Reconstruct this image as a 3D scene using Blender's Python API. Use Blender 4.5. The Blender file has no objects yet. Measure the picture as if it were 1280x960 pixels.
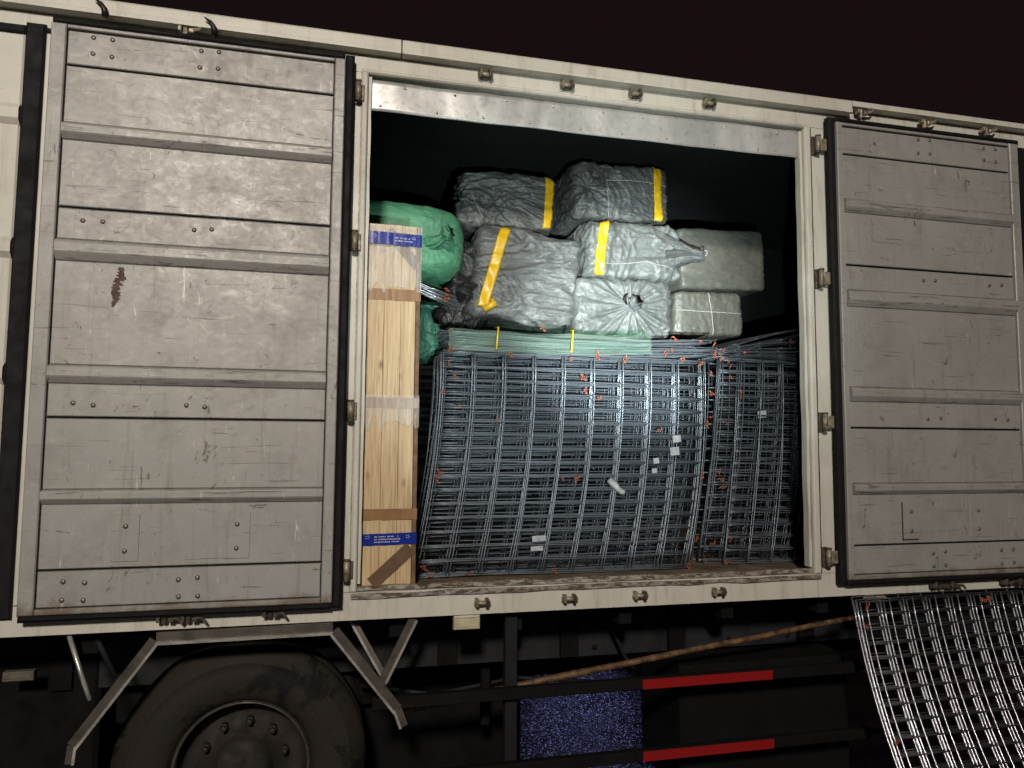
import bpy, math, random
from mathutils import Vector, Matrix, noise

random.seed(11)
R = math.radians
scene = bpy.context.scene
col = scene.collection

# ------------------------------------------------------------------ camera
cam_data = bpy.data.cameras.new('camera')
cam = bpy.data.objects.new('camera', cam_data)
col.objects.link(cam)
scene.camera = cam
cam_data.sensor_width = 36.0
cam_data.lens = 911.0 / 1280.0 * 36.0
cam_data.clip_start = 0.05
cam_data.clip_end = 500.0
yaw, pitch, roll = R(13.635), R(4.519), R(0.409)
fwd = Vector((math.sin(yaw) * math.cos(pitch), math.cos(yaw) * math.cos(pitch), math.sin(pitch)))
rgt = Vector((math.cos(yaw), -math.sin(yaw), 0))
upv = rgt.cross(fwd)
r2 = rgt * math.cos(roll) + upv * math.sin(roll)
u2 = -rgt * math.sin(roll) + upv * math.cos(roll)
cam.matrix_world = Matrix(((r2.x, u2.x, -fwd.x, 0), (r2.y, u2.y, -fwd.y, -3.1),
                           (r2.z, u2.z, -fwd.z, 1.77), (0, 0, 0, 1)))

# ------------------------------------------------------------------ night sky
world = bpy.data.worlds.new('World')
scene.world = world
world.use_nodes = True
wn = world.node_tree.nodes
wl = world.node_tree.links
bg = wn['Background']
bg.inputs['Color'].default_value = (0.0088, 0.0044, 0.0050, 1)
bg.inputs['Strength'].default_value = 1.0

# ------------------------------------------------------------------ light
def lamp(name, kind, loc, energy, color, radius, target=None, **kw):
    d = bpy.data.lights.new(name, kind)
    d.energy = energy
    d.color = color
    if kind == 'SUN':
        d.angle = radius
    else:
        d.shadow_soft_size = radius
    for k, v in kw.items():
        setattr(d, k, v)
    o = bpy.data.objects.new(name, d)
    o.location = loc
    if target is not None:
        o.rotation_euler = (Vector(target) - Vector(loc)).to_track_quat('-Z', 'Y').to_euler()
    col.objects.link(o)
    return o

# street lamp behind the photographer, torch held beside the camera,
# and the bluish yard light beyond the lorry whose glitter lies on the wet ground
lamp('street_lamp_light', 'POINT', (-1.35, -8.0, 5.3), 2560, (1.0, 0.92, 0.82), 0.40)
lamp('torch_light', 'SPOT', (0.42, -2.75, 1.62), 1700, (0.88, 1.0, 0.985), 0.02,
     target=(1.52, 0.50, 2.44), spot_size=R(24), spot_blend=1.0)
lamp('torch_spill_light', 'SPOT', (0.42, -2.75, 1.62), 330, (0.88, 1.0, 0.985), 0.02,
     target=(1.28, 0.45, 2.44), spot_size=R(50), spot_blend=0.9)
lamp('yard_light', 'SPOT', (3.26, 6.36, 1.77), 24, (0.36, 0.40, 1.0), 0.12,
     target=(1.62, 1.50, -0.09), spot_size=R(15), spot_blend=0.7)
lamp('moon_sun', 'SUN', (0, -8, 12), 0.012, (0.9, 0.92, 1.0), R(0.5), target=(0.5, 0, 1.5))

scene.view_settings.view_transform = 'Standard'
scene.view_settings.look = 'None'
scene.view_settings.exposure = 0.0
scene.view_settings.gamma = 1.0
scene.view_settings.use_curve_mapping = False
scene.cycles.max_bounces = 8
scene.cycles.transparent_max_bounces = 24

# ------------------------------------------------------------------ mesh helpers
class MB:
    def __init__(self):
        self.v, self.f = [], []

    def add(self, vs, fs):
        o = len(self.v)
        self.v += [tuple(p) for p in vs]
        self.f += [tuple(i + o for i in f) for f in fs]
        return self

    def box(self, x0, x1, y0, y1, z0, z1, c=0.0):
        """box whose front (-y) edges are chamfered by c"""
        if c <= 0:
            vs = [(x, y, z) for x in (x0, x1) for y in (y0, y1) for z in (z0, z1)]
            fs = [(0, 1, 3, 2), (4, 6, 7, 5), (0, 4, 5, 1), (2, 3, 7, 6), (0, 2, 6, 4), (1, 5, 7, 3)]
            return self.add(vs, fs)
        a = [(x0, y1, z0), (x1, y1, z0), (x1, y1, z1), (x0, y1, z1)]
        b = [(x0, y0 + c, z0), (x1, y0 + c, z0), (x1, y0 + c, z1), (x0, y0 + c, z1)]
        d = [(x0 + c, y0, z0 + c), (x1 - c, y0, z0 + c), (x1 - c, y0, z1 - c), (x0 + c, y0, z1 - c)]
        fs = [(3, 2, 1, 0), (8, 9, 10, 11)]
        for k in range(4):
            n = (k + 1) % 4
            fs += [(k, n, 4 + n, 4 + k), (4 + k, 4 + n, 8 + n, 8 + k)]
        return self.add(a + b + d, fs)

    def prism_x(self, prof, x0, x1):
        """closed profile [(y, z)] extruded along x"""
        n = len(prof)
        vs = [(x0, y, z) for y, z in prof] + [(x1, y, z) for y, z in prof]
        fs = [tuple(range(n)), tuple(range(2 * n - 1, n - 1, -1))]
        fs += [(k, n + k, n + (k + 1) % n, (k + 1) % n) for k in range(n)]
        return self.add(vs, fs)

    def bar(self, a, b, w, h, up=(0, -1, 0)):
        """rectangular bar from a to b, w across, h along the 'up' side"""
        a, b = Vector(a), Vector(b)
        d = (b - a).normalized()
        s = d.cross(Vector(up)).normalized()
        u = s.cross(d).normalized()
        vs = []
        for p in (a, b):
            for i, j in ((-1, -1), (1, -1), (1, 1), (-1, 1)):
                vs.append(p + s * (w / 2 * i) + u * (h / 2 * j))
        fs = [(3, 2, 1, 0), (4, 5, 6, 7)] + [(k, (k + 1) % 4, 4 + (k + 1) % 4, 4 + k) for k in range(4)]
        return self.add(vs, fs)

    def angle(self, a, b, w, t=0.004, up=(0, -1, 0), flip=1):
        """L-section bar: one flange faces 'up', the other stands behind it"""
        a, b = Vector(a), Vector(b)
        d = (b - a).normalized()
        s = d.cross(Vector(up)).normalized() * flip
        u = Vector(up).normalized()
        pr = [(-w / 2, 0), (w / 2, 0), (w / 2, -w), (w / 2 - t, -w), (w / 2 - t, -t), (-w / 2, -t)]
        vs = [p + s * i + u * j for p in (a, b) for i, j in pr]
        n = 6
        fs = [tuple(range(n)), tuple(range(2 * n - 1, n - 1, -1))]
        fs += [(k, n + k, n + (k + 1) % n, (k + 1) % n) for k in range(n)]
        return self.add(vs, fs)

    def tube(self, pts, r, n=6, caps=True):
        pts = [Vector(p) for p in pts]
        rr = r if isinstance(r, (list, tuple)) else [r] * len(pts)
        vs, fs = [], []
        ref = None
        for i, p in enumerate(pts):
            d = (pts[min(i + 1, len(pts) - 1)] - pts[max(i - 1, 0)]).normalized()
            if ref is None:
                ref = Vector((0, 0, 1)) if abs(d.z) < 0.9 else Vector((1, 0, 0))
            s = d.cross(ref).normalized()
            u = s.cross(d).normalized()
            ref = u
            for k in range(n):
                a = 2 * math.pi * k / n
                vs.append(p + s * math.cos(a) * rr[i] + u * math.sin(a) * rr[i])
        for i in range(len(pts) - 1):
            for k in range(n):
                fs.append((i * n + k, i * n + (k + 1) % n, (i + 1) * n + (k + 1) % n, (i + 1) * n + k))
        if caps:
            fs.append(tuple(range(n - 1, -1, -1)))
            fs.append(tuple(range((len(pts) - 1) * n, len(pts) * n)))
        return self.add(vs, fs)

    def lathe_y(self, prof, c, n=48):
        """profile [(radius, y)] turned about the y axis through c"""
        vs, fs = [], []
        m = len(prof)
        for k in range(n):
            a = 2 * math.pi * k / n
            for r, y in prof:
                vs.append((c[0] + r * math.cos(a), c[1] + y, c[2] + r * math.sin(a)))
        for k in range(n):
            for j in range(m - 1):
                fs.append((k * m + j, k * m + j + 1, ((k + 1) % n) * m + j + 1, ((k + 1) % n) * m + j))
        return self.add(vs, fs)

    def mesh(self, name, smooth=False):
        me = bpy.data.meshes.new(name)
        me.from_pydata(self.v, [], self.f)
        me.update()
        if smooth:
            me.polygons.foreach_set('use_smooth', [True] * len(me.polygons))
        return me

    def build(self, name, mat, parent=None, smooth=False):
        me = self.mesh(name, smooth)
        me.materials.append(mat)
        return link(name, me, parent)


def link(name, me, parent=None):
    o = bpy.data.objects.new(name, me)
    col.objects.link(o)
    if parent is not None:
        o.parent = parent
        o.matrix_parent_inverse = Matrix.Translation(-base_of(parent))
    return o


def base_of(o):
    p = Vector(o.location)
    return p


def empty(name, loc=(0, 0, 0)):
    o = bpy.data.objects.new(name, None)
    o.location = loc
    o.empty_display_size = 0.1
    col.objects.link(o)
    return o


def thing(name, label, cat, loc=(0, 0, 0), group=None):
    o = empty(name, loc)
    return tag(o, label, cat, group)


def tag(o, label, cat, group=None):
    o['label'] = label
    o['category'] = cat
    if group:
        o['group'] = group
    return o


def part(name, parent):
    """an Empty that is a part with sub-parts; sits at world zero"""
    o = bpy.data.objects.new(name, None)
    o.empty_display_size = 0.1
    col.objects.link(o)
    o.parent = parent
    o.matrix_parent_inverse = Matrix.Translation(-base_of(parent))
    return o


# ------------------------------------------------------------------ material helpers
def mat(name):
    m = bpy.data.materials.new(name)
    m.use_nodes = True
    return m, m.node_tree.nodes, m.node_tree.links, m.node_tree.nodes['Principled BSDF']


def coords(N, L, scale=(1, 1, 1), rot=(0, 0, 0), loc=(0, 0, 0)):
    t = N.new('ShaderNodeTexCoord')
    mp = N.new('ShaderNodeMapping')
    mp.inputs['Scale'].default_value = scale
    mp.inputs['Rotation'].default_value = rot
    mp.inputs['Location'].default_value = loc
    L.new(t.outputs['Object'], mp.inputs['Vector'])
    return mp.outputs['Vector']


def noise_n(N, L, vec, scale, detail=4, rough=0.55, dist=0.0):
    n = N.new('ShaderNodeTexNoise')
    n.inputs['Scale'].default_value = scale
    n.inputs['Detail'].default_value = detail
    n.inputs['Roughness'].default_value = rough
    n.inputs['Distortion'].default_value = dist
    L.new(vec, n.inputs['Vector'])
    return n.outputs['Fac']


def ramp(N, L, fac, stops):
    r = N.new('ShaderNodeValToRGB')
    e = r.color_ramp.elements
    while len(e) < len(stops):
        e.new(0.5)
    for k, (p, c) in enumerate(stops):
        e[k].position = p
        e[k].color = (c, c, c, 1) if isinstance(c, (int, float)) else (*c, 1)
    L.new(fac, r.inputs['Fac'])
    return r.outputs['Color']


def mix(N, L, fac, a, b, mode='MIX'):
    m = N.new('ShaderNodeMix')
    m.data_type = 'RGBA'
    m.blend_type = mode
    for sock, val in ((m.inputs['Factor'], fac), (m.inputs['A'], a), (m.inputs['B'], b)):
        if hasattr(val, 'is_output'):
            L.new(val, sock)
        elif isinstance(val, (int, float)):
            sock.default_value = val
        else:
            sock.default_value = (*val, 1)
    return m.outputs['Result']


def math_n(N, L, op, a, b=0.0):
    m = N.new('ShaderNodeMath')
    m.operation = op
    for s, v in ((m.inputs[0], a), (m.inputs[1], b)):
        if hasattr(v, 'is_output'):
            L.new(v, s)
        else:
            s.default_value = v
    return m.outputs[0]


def bump(N, L, P, height, strength, dist=0.01, prev=None):
    b = N.new('ShaderNodeBump')
    b.inputs['Strength'].default_value = strength
    b.inputs['Distance'].default_value = dist
    L.new(height, b.inputs['Height'])
    if prev is not None:
        L.new(prev, b.inputs['Normal'])
    L.new(b.outputs['Normal'], P.inputs['Normal'])
    return b.outputs['Normal']


def simple(name, base, rough=0.5, metal=0.0, var=0.25, scale=12, bmp=0.15, spec=0.5):
    m, N, L, P = mat(name)
    v = coords(N, L)
    n = noise_n(N, L, v, scale, 5, 0.6, 0.3)
    c = mix(N, L, ramp(N, L, n, [(0.3, 1 - var), (0.7, 1 + var * 0.4)]), (0, 0, 0), base)
    mm = N.new('ShaderNodeMix'); mm.data_type = 'RGBA'; mm.blend_type = 'MULTIPLY'
    mm.inputs['Factor'].default_value = 1.0
    mm.inputs['A'].default_value = (*base, 1)
    L.new(ramp(N, L, n, [(0.3, 1 - var), (0.7, 1.0)]), mm.inputs['B'])
    L.new(mm.outputs['Result'], P.inputs['Base Color'])
    P.inputs['Metallic'].default_value = metal
    P.inputs['Specular IOR Level'].default_value = spec
    L.new(ramp(N, L, n, [(0.25, min(1, rough * 1.25)), (0.75, rough * 0.8)]), P.inputs['Roughness'])
    if bmp:
        bump(N, L, P, n, bmp, 0.004)
    return m


def white_paint(name, rust=0.0, dirt=0.8, tone=1.0):
    m, N, L, P = mat(name)
    v = coords(N, L)
    n1 = noise_n(N, L, v, 3.0, 6, 0.65, 0.6)
    n2 = noise_n(N, L, coords(N, L, (6, 6, 0.8)), 3.0, 6, 0.7, 0.2)      # runs down the face
    n3 = noise_n(N, L, v, 60.0, 3, 0.6, 0.0)
    c = mix(N, L, ramp(N, L, n1, [(0.35, 0.0), (0.75, dirt)]), tuple(x * tone for x in (0.56, 0.54, 0.475)), tuple(x * tone for x in (0.42, 0.40, 0.335)))
    c = mix(N, L, ramp(N, L, n2, [(0.52, 0.0), (0.80, 0.7 * dirt)]), c, (0.20, 0.15, 0.085))
    c = mix(N, L, ramp(N, L, n3, [(0.69, 0.0), (0.74, 0.5 * dirt)]), c, (0.10, 0.075, 0.045))
    if rust:
        n4 = noise_n(N, L, coords(N, L, (2.2, 8, 8)), 9.0, 10, 0.78, 0.5)
        k = ramp(N, L, n4, [(0.53 - 0.22 * rust, 0.0), (0.64 - 0.22 * rust, 1.0)])
        n5 = noise_n(N, L, v, 34.0, 5, 0.7, 0.0)
        c = mix(N, L, k, c, mix(N, L, n5, (0.022, 0.013, 0.008), (0.115, 0.065, 0.030)))
        L.new(mix(N, L, k, (0.42, 0.42, 0.42), (0.9, 0.9, 0.9)), P.inputs['Roughness'])
        bump(N, L, P, n4, 0.5, 0.006)
    else:
        L.new(ramp(N, L, n1, [(0.3, 0.36), (0.8, 0.55)]), P.inputs['Roughness'])
        bump(N, L, P, n1, 0.25, 0.004)
    L.new(c, P.inputs['Base Color'])
    return m


def door_metal(name, ridge=False):
    """scuffed grey aluminium sheet of the inside of the doors"""
    m, N, L, P = mat(name)
    v = coords(N, L)
    big = noise_n(N, L, v, 1.9, 5, 0.6, 0.3)
    cl = noise_n(N, L, v, 5.0, 9, 0.72, 0.25)               # cloudy wiped patches
    sw = noise_n(N, L, coords(N, L, (1.0, 1, 1.5), (0, 0.5, 0)), 19.0, 8, 0.70, 1.1)
    spot = noise_n(N, L, coords(N, L, (1.0, 1, 0.62), (0, 0.7, 0)), 15.0, 7, 0.76, 1.3)
    scr = noise_n(N, L, coords(N, L, (0.30, 1, 2.6), (0, -0.62, 0)), 15.0, 5, 0.75, 0.7)
    scr2 = noise_n(N, L, coords(N, L, (2.8, 1, 0.26), (0, -0.35, 0), (3, 0, 1)), 14.0, 5, 0.75, 0.6)
    c = mix(N, L, ramp(N, L, big, [(0.3, 0.0), (0.7, 1.0)]), (0.272, 0.263, 0.246), (0.318, 0.308, 0.288))
    c = mix(N, L, ramp(N, L, cl, [(0.34, 0.5), (0.50, 0.0)]), c, (0.205, 0.192, 0.172))
    c = mix(N, L, ramp(N, L, sw, [(0.56, 0.0), (0.68, 0.45)]), c, (0.41, 0.395, 0.37))
    c = mix(N, L, ramp(N, L, sw, [(0.28, 0.4), (0.40, 0.0)]), c, (0.15, 0.137, 0.12))
    c = mix(N, L, ramp(N, L, spot, [(0.625, 0.0), (0.655, 0.85)]), c, (0.075, 0.060, 0.048))
    c = mix(N, L, ramp(N, L, scr, [(0.650, 0.0), (0.675, 0.8)]), c, (0.060, 0.050, 0.042))
    c = mix(N, L, ramp(N, L, scr2, [(0.665, 0.0), (0.69, 0.75)]), c, (0.62, 0.60, 0.57))
    drip = noise_n(N, L, coords(N, L, (7.0, 1, 0.55)), 4.0, 6, 0.7, 0.3)
    c = mix(N, L, ramp(N, L, drip, [(0.56, 0.0), (0.74, 0.45)]), c, (0.135, 0.108, 0.080))
    fine = noise_n(N, L, coords(N, L, (0.16, 1, 4.0), (0, 0.9, 0), (1, 0, 2)), 22.0, 3, 0.6, 0.3)
    c = mix(N, L, ramp(N, L, fine, [(0.665, 0.0), (0.685, 0.6)]), c, (0.09, 0.078, 0.066))
    if ridge:                                              # paint rubbed off along the ridge
        ch = noise_n(N, L, coords(N, L, (0.22, 1, 3.2)), 16.0, 7, 0.75, 0.6)
        c = mix(N, L, ramp(N, L, ch, [(0.56, 0.0), (0.63, 0.85)]), c, (0.085, 0.068, 0.050))
        c = mix(N, L, ramp(N, L, ch, [(0.30, 0.7), (0.38, 0.0)]), c, (0.60, 0.58, 0.53))
    # brown grime gathered along the bottom rail
    t = N.new('ShaderNodeTexCoord'); s = N.new('ShaderNodeSeparateXYZ')
    L.new(t.outputs['Object'], s.inputs[0])
    h = math_n(N, L, 'ADD', s.outputs['Z'], math_n(N, L, 'MULTIPLY', noise_n(N, L, v, 9.0, 6, 0.7, 0.5), 0.16))
    c = mix(N, L, ramp(N, L, math_n(N, L, 'SUBTRACT', h, 1.0), [(0.195, 0.85), (0.25, 0.0)]), c, (0.12, 0.075, 0.042))
    L.new(c, P.inputs['Base Color'])
    P.inputs['Metallic'].default_value = 0.15
    P.inputs['Specular IOR Level'].default_value = 0.4
    L.new(ramp(N, L, mix(N, L, 0.5, cl, sw), [(0.36, 0.62), (0.64, 0.40)]), P.inputs['Roughness'])
    b1 = bump(N, L, P, sw, 0.022, 0.003)
    b2 = bump(N, L, P, big, 0.15, 0.02, b1)
    bump(N, L, P, spot, 0.08, 0.003, b2)
    return m


def rubber_mat():
    return simple('black_rubber', (0.009, 0.009, 0.009), 0.7, 0, 0.4, 14, 0.2, 0.2)


def galvanised_sheet():
    m, N, L, P = mat('galvanised_sheet')
    v = coords(N, L)
    a = noise_n(N, L, coords(N, L, (1, 1, 0.35)), 3.2, 5, 0.55, 0.8)
    b = noise_n(N, L, v, 22, 5, 0.6, 0.6)
    c = mix(N, L, ramp(N, L, a, [(0.30, 0.0), (0.68, 1.0)]), (0.30, 0.305, 0.30), (0.72, 0.71, 0.68))
    c = mix(N, L, ramp(N, L, b, [(0.55, 0.0), (0.70, 0.45)]), c, (0.16, 0.15, 0.13))
    L.new(c, P.inputs['Base Color'])
    P.inputs['Metallic'].default_value = 0.5
    L.new(ramp(N, L, b, [(0.3, 0.30), (0.7, 0.48)]), P.inputs['Roughness'])
    b1 = bump(N, L, P, noise_n(N, L, coords(N, L, (1, 1, 0.5)), 4.0, 2, 0.4, 0.4), 0.35, 0.03)
    bump(N, L, P, b, 0.12, 0.003, b1)
    return m


def wire_mat(name, base, rough, metal=0.55):
    m, N, L, P = mat(name)
    v = coords(N, L)
    n = noise_n(N, L, v, 40, 4, 0.6, 0)
    L.new(mix(N, L, n, tuple(x * 0.7 for x in base), base), P.inputs['Base Color'])
    P.inputs['Metallic'].default_value = metal
    L.new(ramp(N, L, n, [(0.3, rough * 1.3), (0.7, rough * 0.8)]), P.inputs['Roughness'])
    return m


def wood_mat():
    m, N, L, P = mat('pale_pine')
    g = noise_n(N, L, coords(N, L, (26, 26, 1.3)), 2.0, 6, 0.6, 1.0)
    g2 = noise_n(N, L, coords(N, L, (90, 90, 3.0)), 1.5, 4, 0.6, 0.4)
    kn = N.new('ShaderNodeTexVoronoi')
    kn.inputs['Scale'].default_value = 7.5
    L.new(coords(N, L, (1.9, 1, 1.0)), kn.inputs['Vector'])
    c = mix(N, L, ramp(N, L, g, [(0.3, 0.0), (0.72, 1.0)]), (0.60, 0.465, 0.28), (0.47, 0.325, 0.165))
    c = mix(N, L, ramp(N, L, g2, [(0.45, 0.0), (0.70, 0.75)]), c, (0.27, 0.155, 0.065))
    c = mix(N, L, ramp(N, L, kn.outputs['Distance'], [(0.06, 0.95), (0.22, 0.0)]), c, (0.17, 0.085, 0.035))
    L.new(c, P.inputs['Base Color'])
    P.inputs['Roughness'].default_value = 0.55
    bump(N, L, P, g2, 0.15, 0.002)
    return m


def sack_mat(name, base, sheen=0.12, crinkle=0.55, rough=0.36):
    m, N, L, P = mat(name)
    v = coords(N, L)
    n1 = noise_n(N, L, coords(N, L, (1, 1, 2.2), (0.3, 0.5, 0.2)), 9, 6, 0.66, 1.6)
    n2 = noise_n(N, L, coords(N, L, (2.4, 1, 1), (0.2, -0.5, 0.4)), 24, 7, 0.68, 1.0)
    n3 = noise_n(N, L, v, 4, 4, 0.5, 0.4)
    wv = N.new('ShaderNodeTexWave')
    wv.inputs['Scale'].default_value = 110
    wv.inputs['Distortion'].default_value = 1.5
    L.new(v, wv.inputs['Vector'])
    lo = tuple(x * 0.62 for x in base)
    hi = tuple(min(1, x * 1.35) for x in base)
    c = mix(N, L, ramp(N, L, n3, [(0.3, 0.0), (0.7, 1.0)]), lo, base)
    c = mix(N, L, ramp(N, L, n1, [(0.56, 0.0), (0.72, 0.8)]), c, hi)
    n4 = noise_n(N, L, coords(N, L, (1.0, 1, 2.6), (0.1, 0.35, 0.1)), 60, 5, 0.7, 0.6)
    c = mix(N, L, ramp(N, L, n4, [(0.56, 0.0), (0.72, 0.4)]), c, tuple(min(1, x * 1.8) for x in base))  # pale streaks: glints along the wrinkles painted into the colour
    c = mix(N, L, ramp(N, L, n4, [(0.28, 0.4), (0.42, 0.0)]), c, tuple(x * 0.5 for x in base))
    L.new(c, P.inputs['Base Color'])
    P.inputs['Coat Weight'].default_value = sheen
    P.inputs['Coat Roughness'].default_value = 0.28
    L.new(ramp(N, L, n2, [(0.3, rough * 1.35), (0.7, rough * 0.8)]), P.inputs['Roughness'])
    P.inputs['Specular IOR Level'].default_value = 0.55
    b1 = bump(N, L, P, n1, crinkle, 0.022)
    b2 = bump(N, L, P, n2, crinkle * 0.7, 0.007, b1)
    bump(N, L, P, wv.outputs['Fac'], 0.10, 0.001, b2)
    return m


def film_mat(name, tint, body, rough=0.12, streak=(60, 60, 4), bs=0.6):
    """thin clear wrapping film: mostly see-through, glossy wrinkles"""
    m, N, L, P = mat(name)
    v = coords(N, L, streak)
    n = noise_n(N, L, v, 1.0, 5, 0.65, 0.8)
    out = N['Material Output']
    tr = N.new('ShaderNodeBsdfTransparent')
    tr.inputs['Color'].default_value = (*tint, 1)
    P.inputs['Base Color'].default_value = (*tint, 1)
    P.inputs['Roughness'].default_value = rough
    bump(N, L, P, n, bs, 0.01)
    ms = N.new('ShaderNodeMixShader')
    L.new(ramp(N, L, n, [(0.35, body * 0.4), (0.72, min(1, body * 1.8))]), ms.inputs['Fac'])
    L.new(tr.outputs[0], ms.inputs[1])
    L.new(P.outputs[0], ms.inputs[2])
    L.new(ms.outputs[0], out.inputs['Surface'])
    return m


def asphalt_mat():
    """wet chippings: every small stone tilts its own way, so single stones glint"""
    m, N, L, P = mat('wet_asphalt')
    v = coords(N, L)
    n1 = noise_n(N, L, v, 75, 3, 0.7, 0)
    n2 = noise_n(N, L, v, 1.3, 5, 0.6, 0.4)
    vo = N.new('ShaderNodeTexVoronoi')
    vo.inputs['Scale'].default_value = 150
    L.new(v, vo.inputs['Vector'])
    L.new(mix(N, L, n1, (0.006, 0.006, 0.007), (0.018, 0.018, 0.018)), P.inputs['Base Color'])
    L.new(ramp(N, L, n2, [(0.35, 0.22), (0.65, 0.30)]), P.inputs['Roughness'])
    geo = N.new('ShaderNodeNewGeometry')
    a = N.new('ShaderNodeVectorMath'); a.operation = 'SUBTRACT'
    L.new(vo.outputs['Color'], a.inputs[0]); a.inputs[1].default_value = (0.5, 0.5, 0.5)
    b = N.new('ShaderNodeVectorMath'); b.operation = 'MULTIPLY'
    L.new(a.outputs[0], b.inputs[0]); b.inputs[1].default_value = (0.40, 0.40, 0.0)
    c = N.new('ShaderNodeVectorMath'); c.operation = 'ADD'
    L.new(b.outputs[0], c.inputs[0]); L.new(geo.outputs['Normal'], c.inputs[1])
    d = N.new('ShaderNodeVectorMath'); d.operation = 'NORMALIZE'
    L.new(c.outputs[0], d.inputs[0])
    L.new(d.outputs[0], P.inputs['Normal'])
    return m


def tyre_mat():
    m, N, L, P = mat('dusty_tyre_rubber')
    v = coords(N, L)
    n = noise_n(N, L, v, 4.2, 6, 0.62, 0.7)
    n2 = noise_n(N, L, v, 40, 4, 0.6, 0)
    c = mix(N, L, ramp(N, L, n, [(0.50, 0.0), (0.56, 1.0)]), (0.018, 0.0145, 0.011), (0.004, 0.004, 0.004))
    c = mix(N, L, ramp(N, L, n2, [(0.5, 0.0), (0.8, 0.4)]), c, (0.032, 0.025, 0.019))
    L.new(c, P.inputs['Base Color'])
    P.inputs['Specular IOR Level'].default_value = 0.25
    P.inputs['Roughness'].default_value = 0.75
    bump(N, L, P, n2, 0.25, 0.003)
    return m


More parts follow.
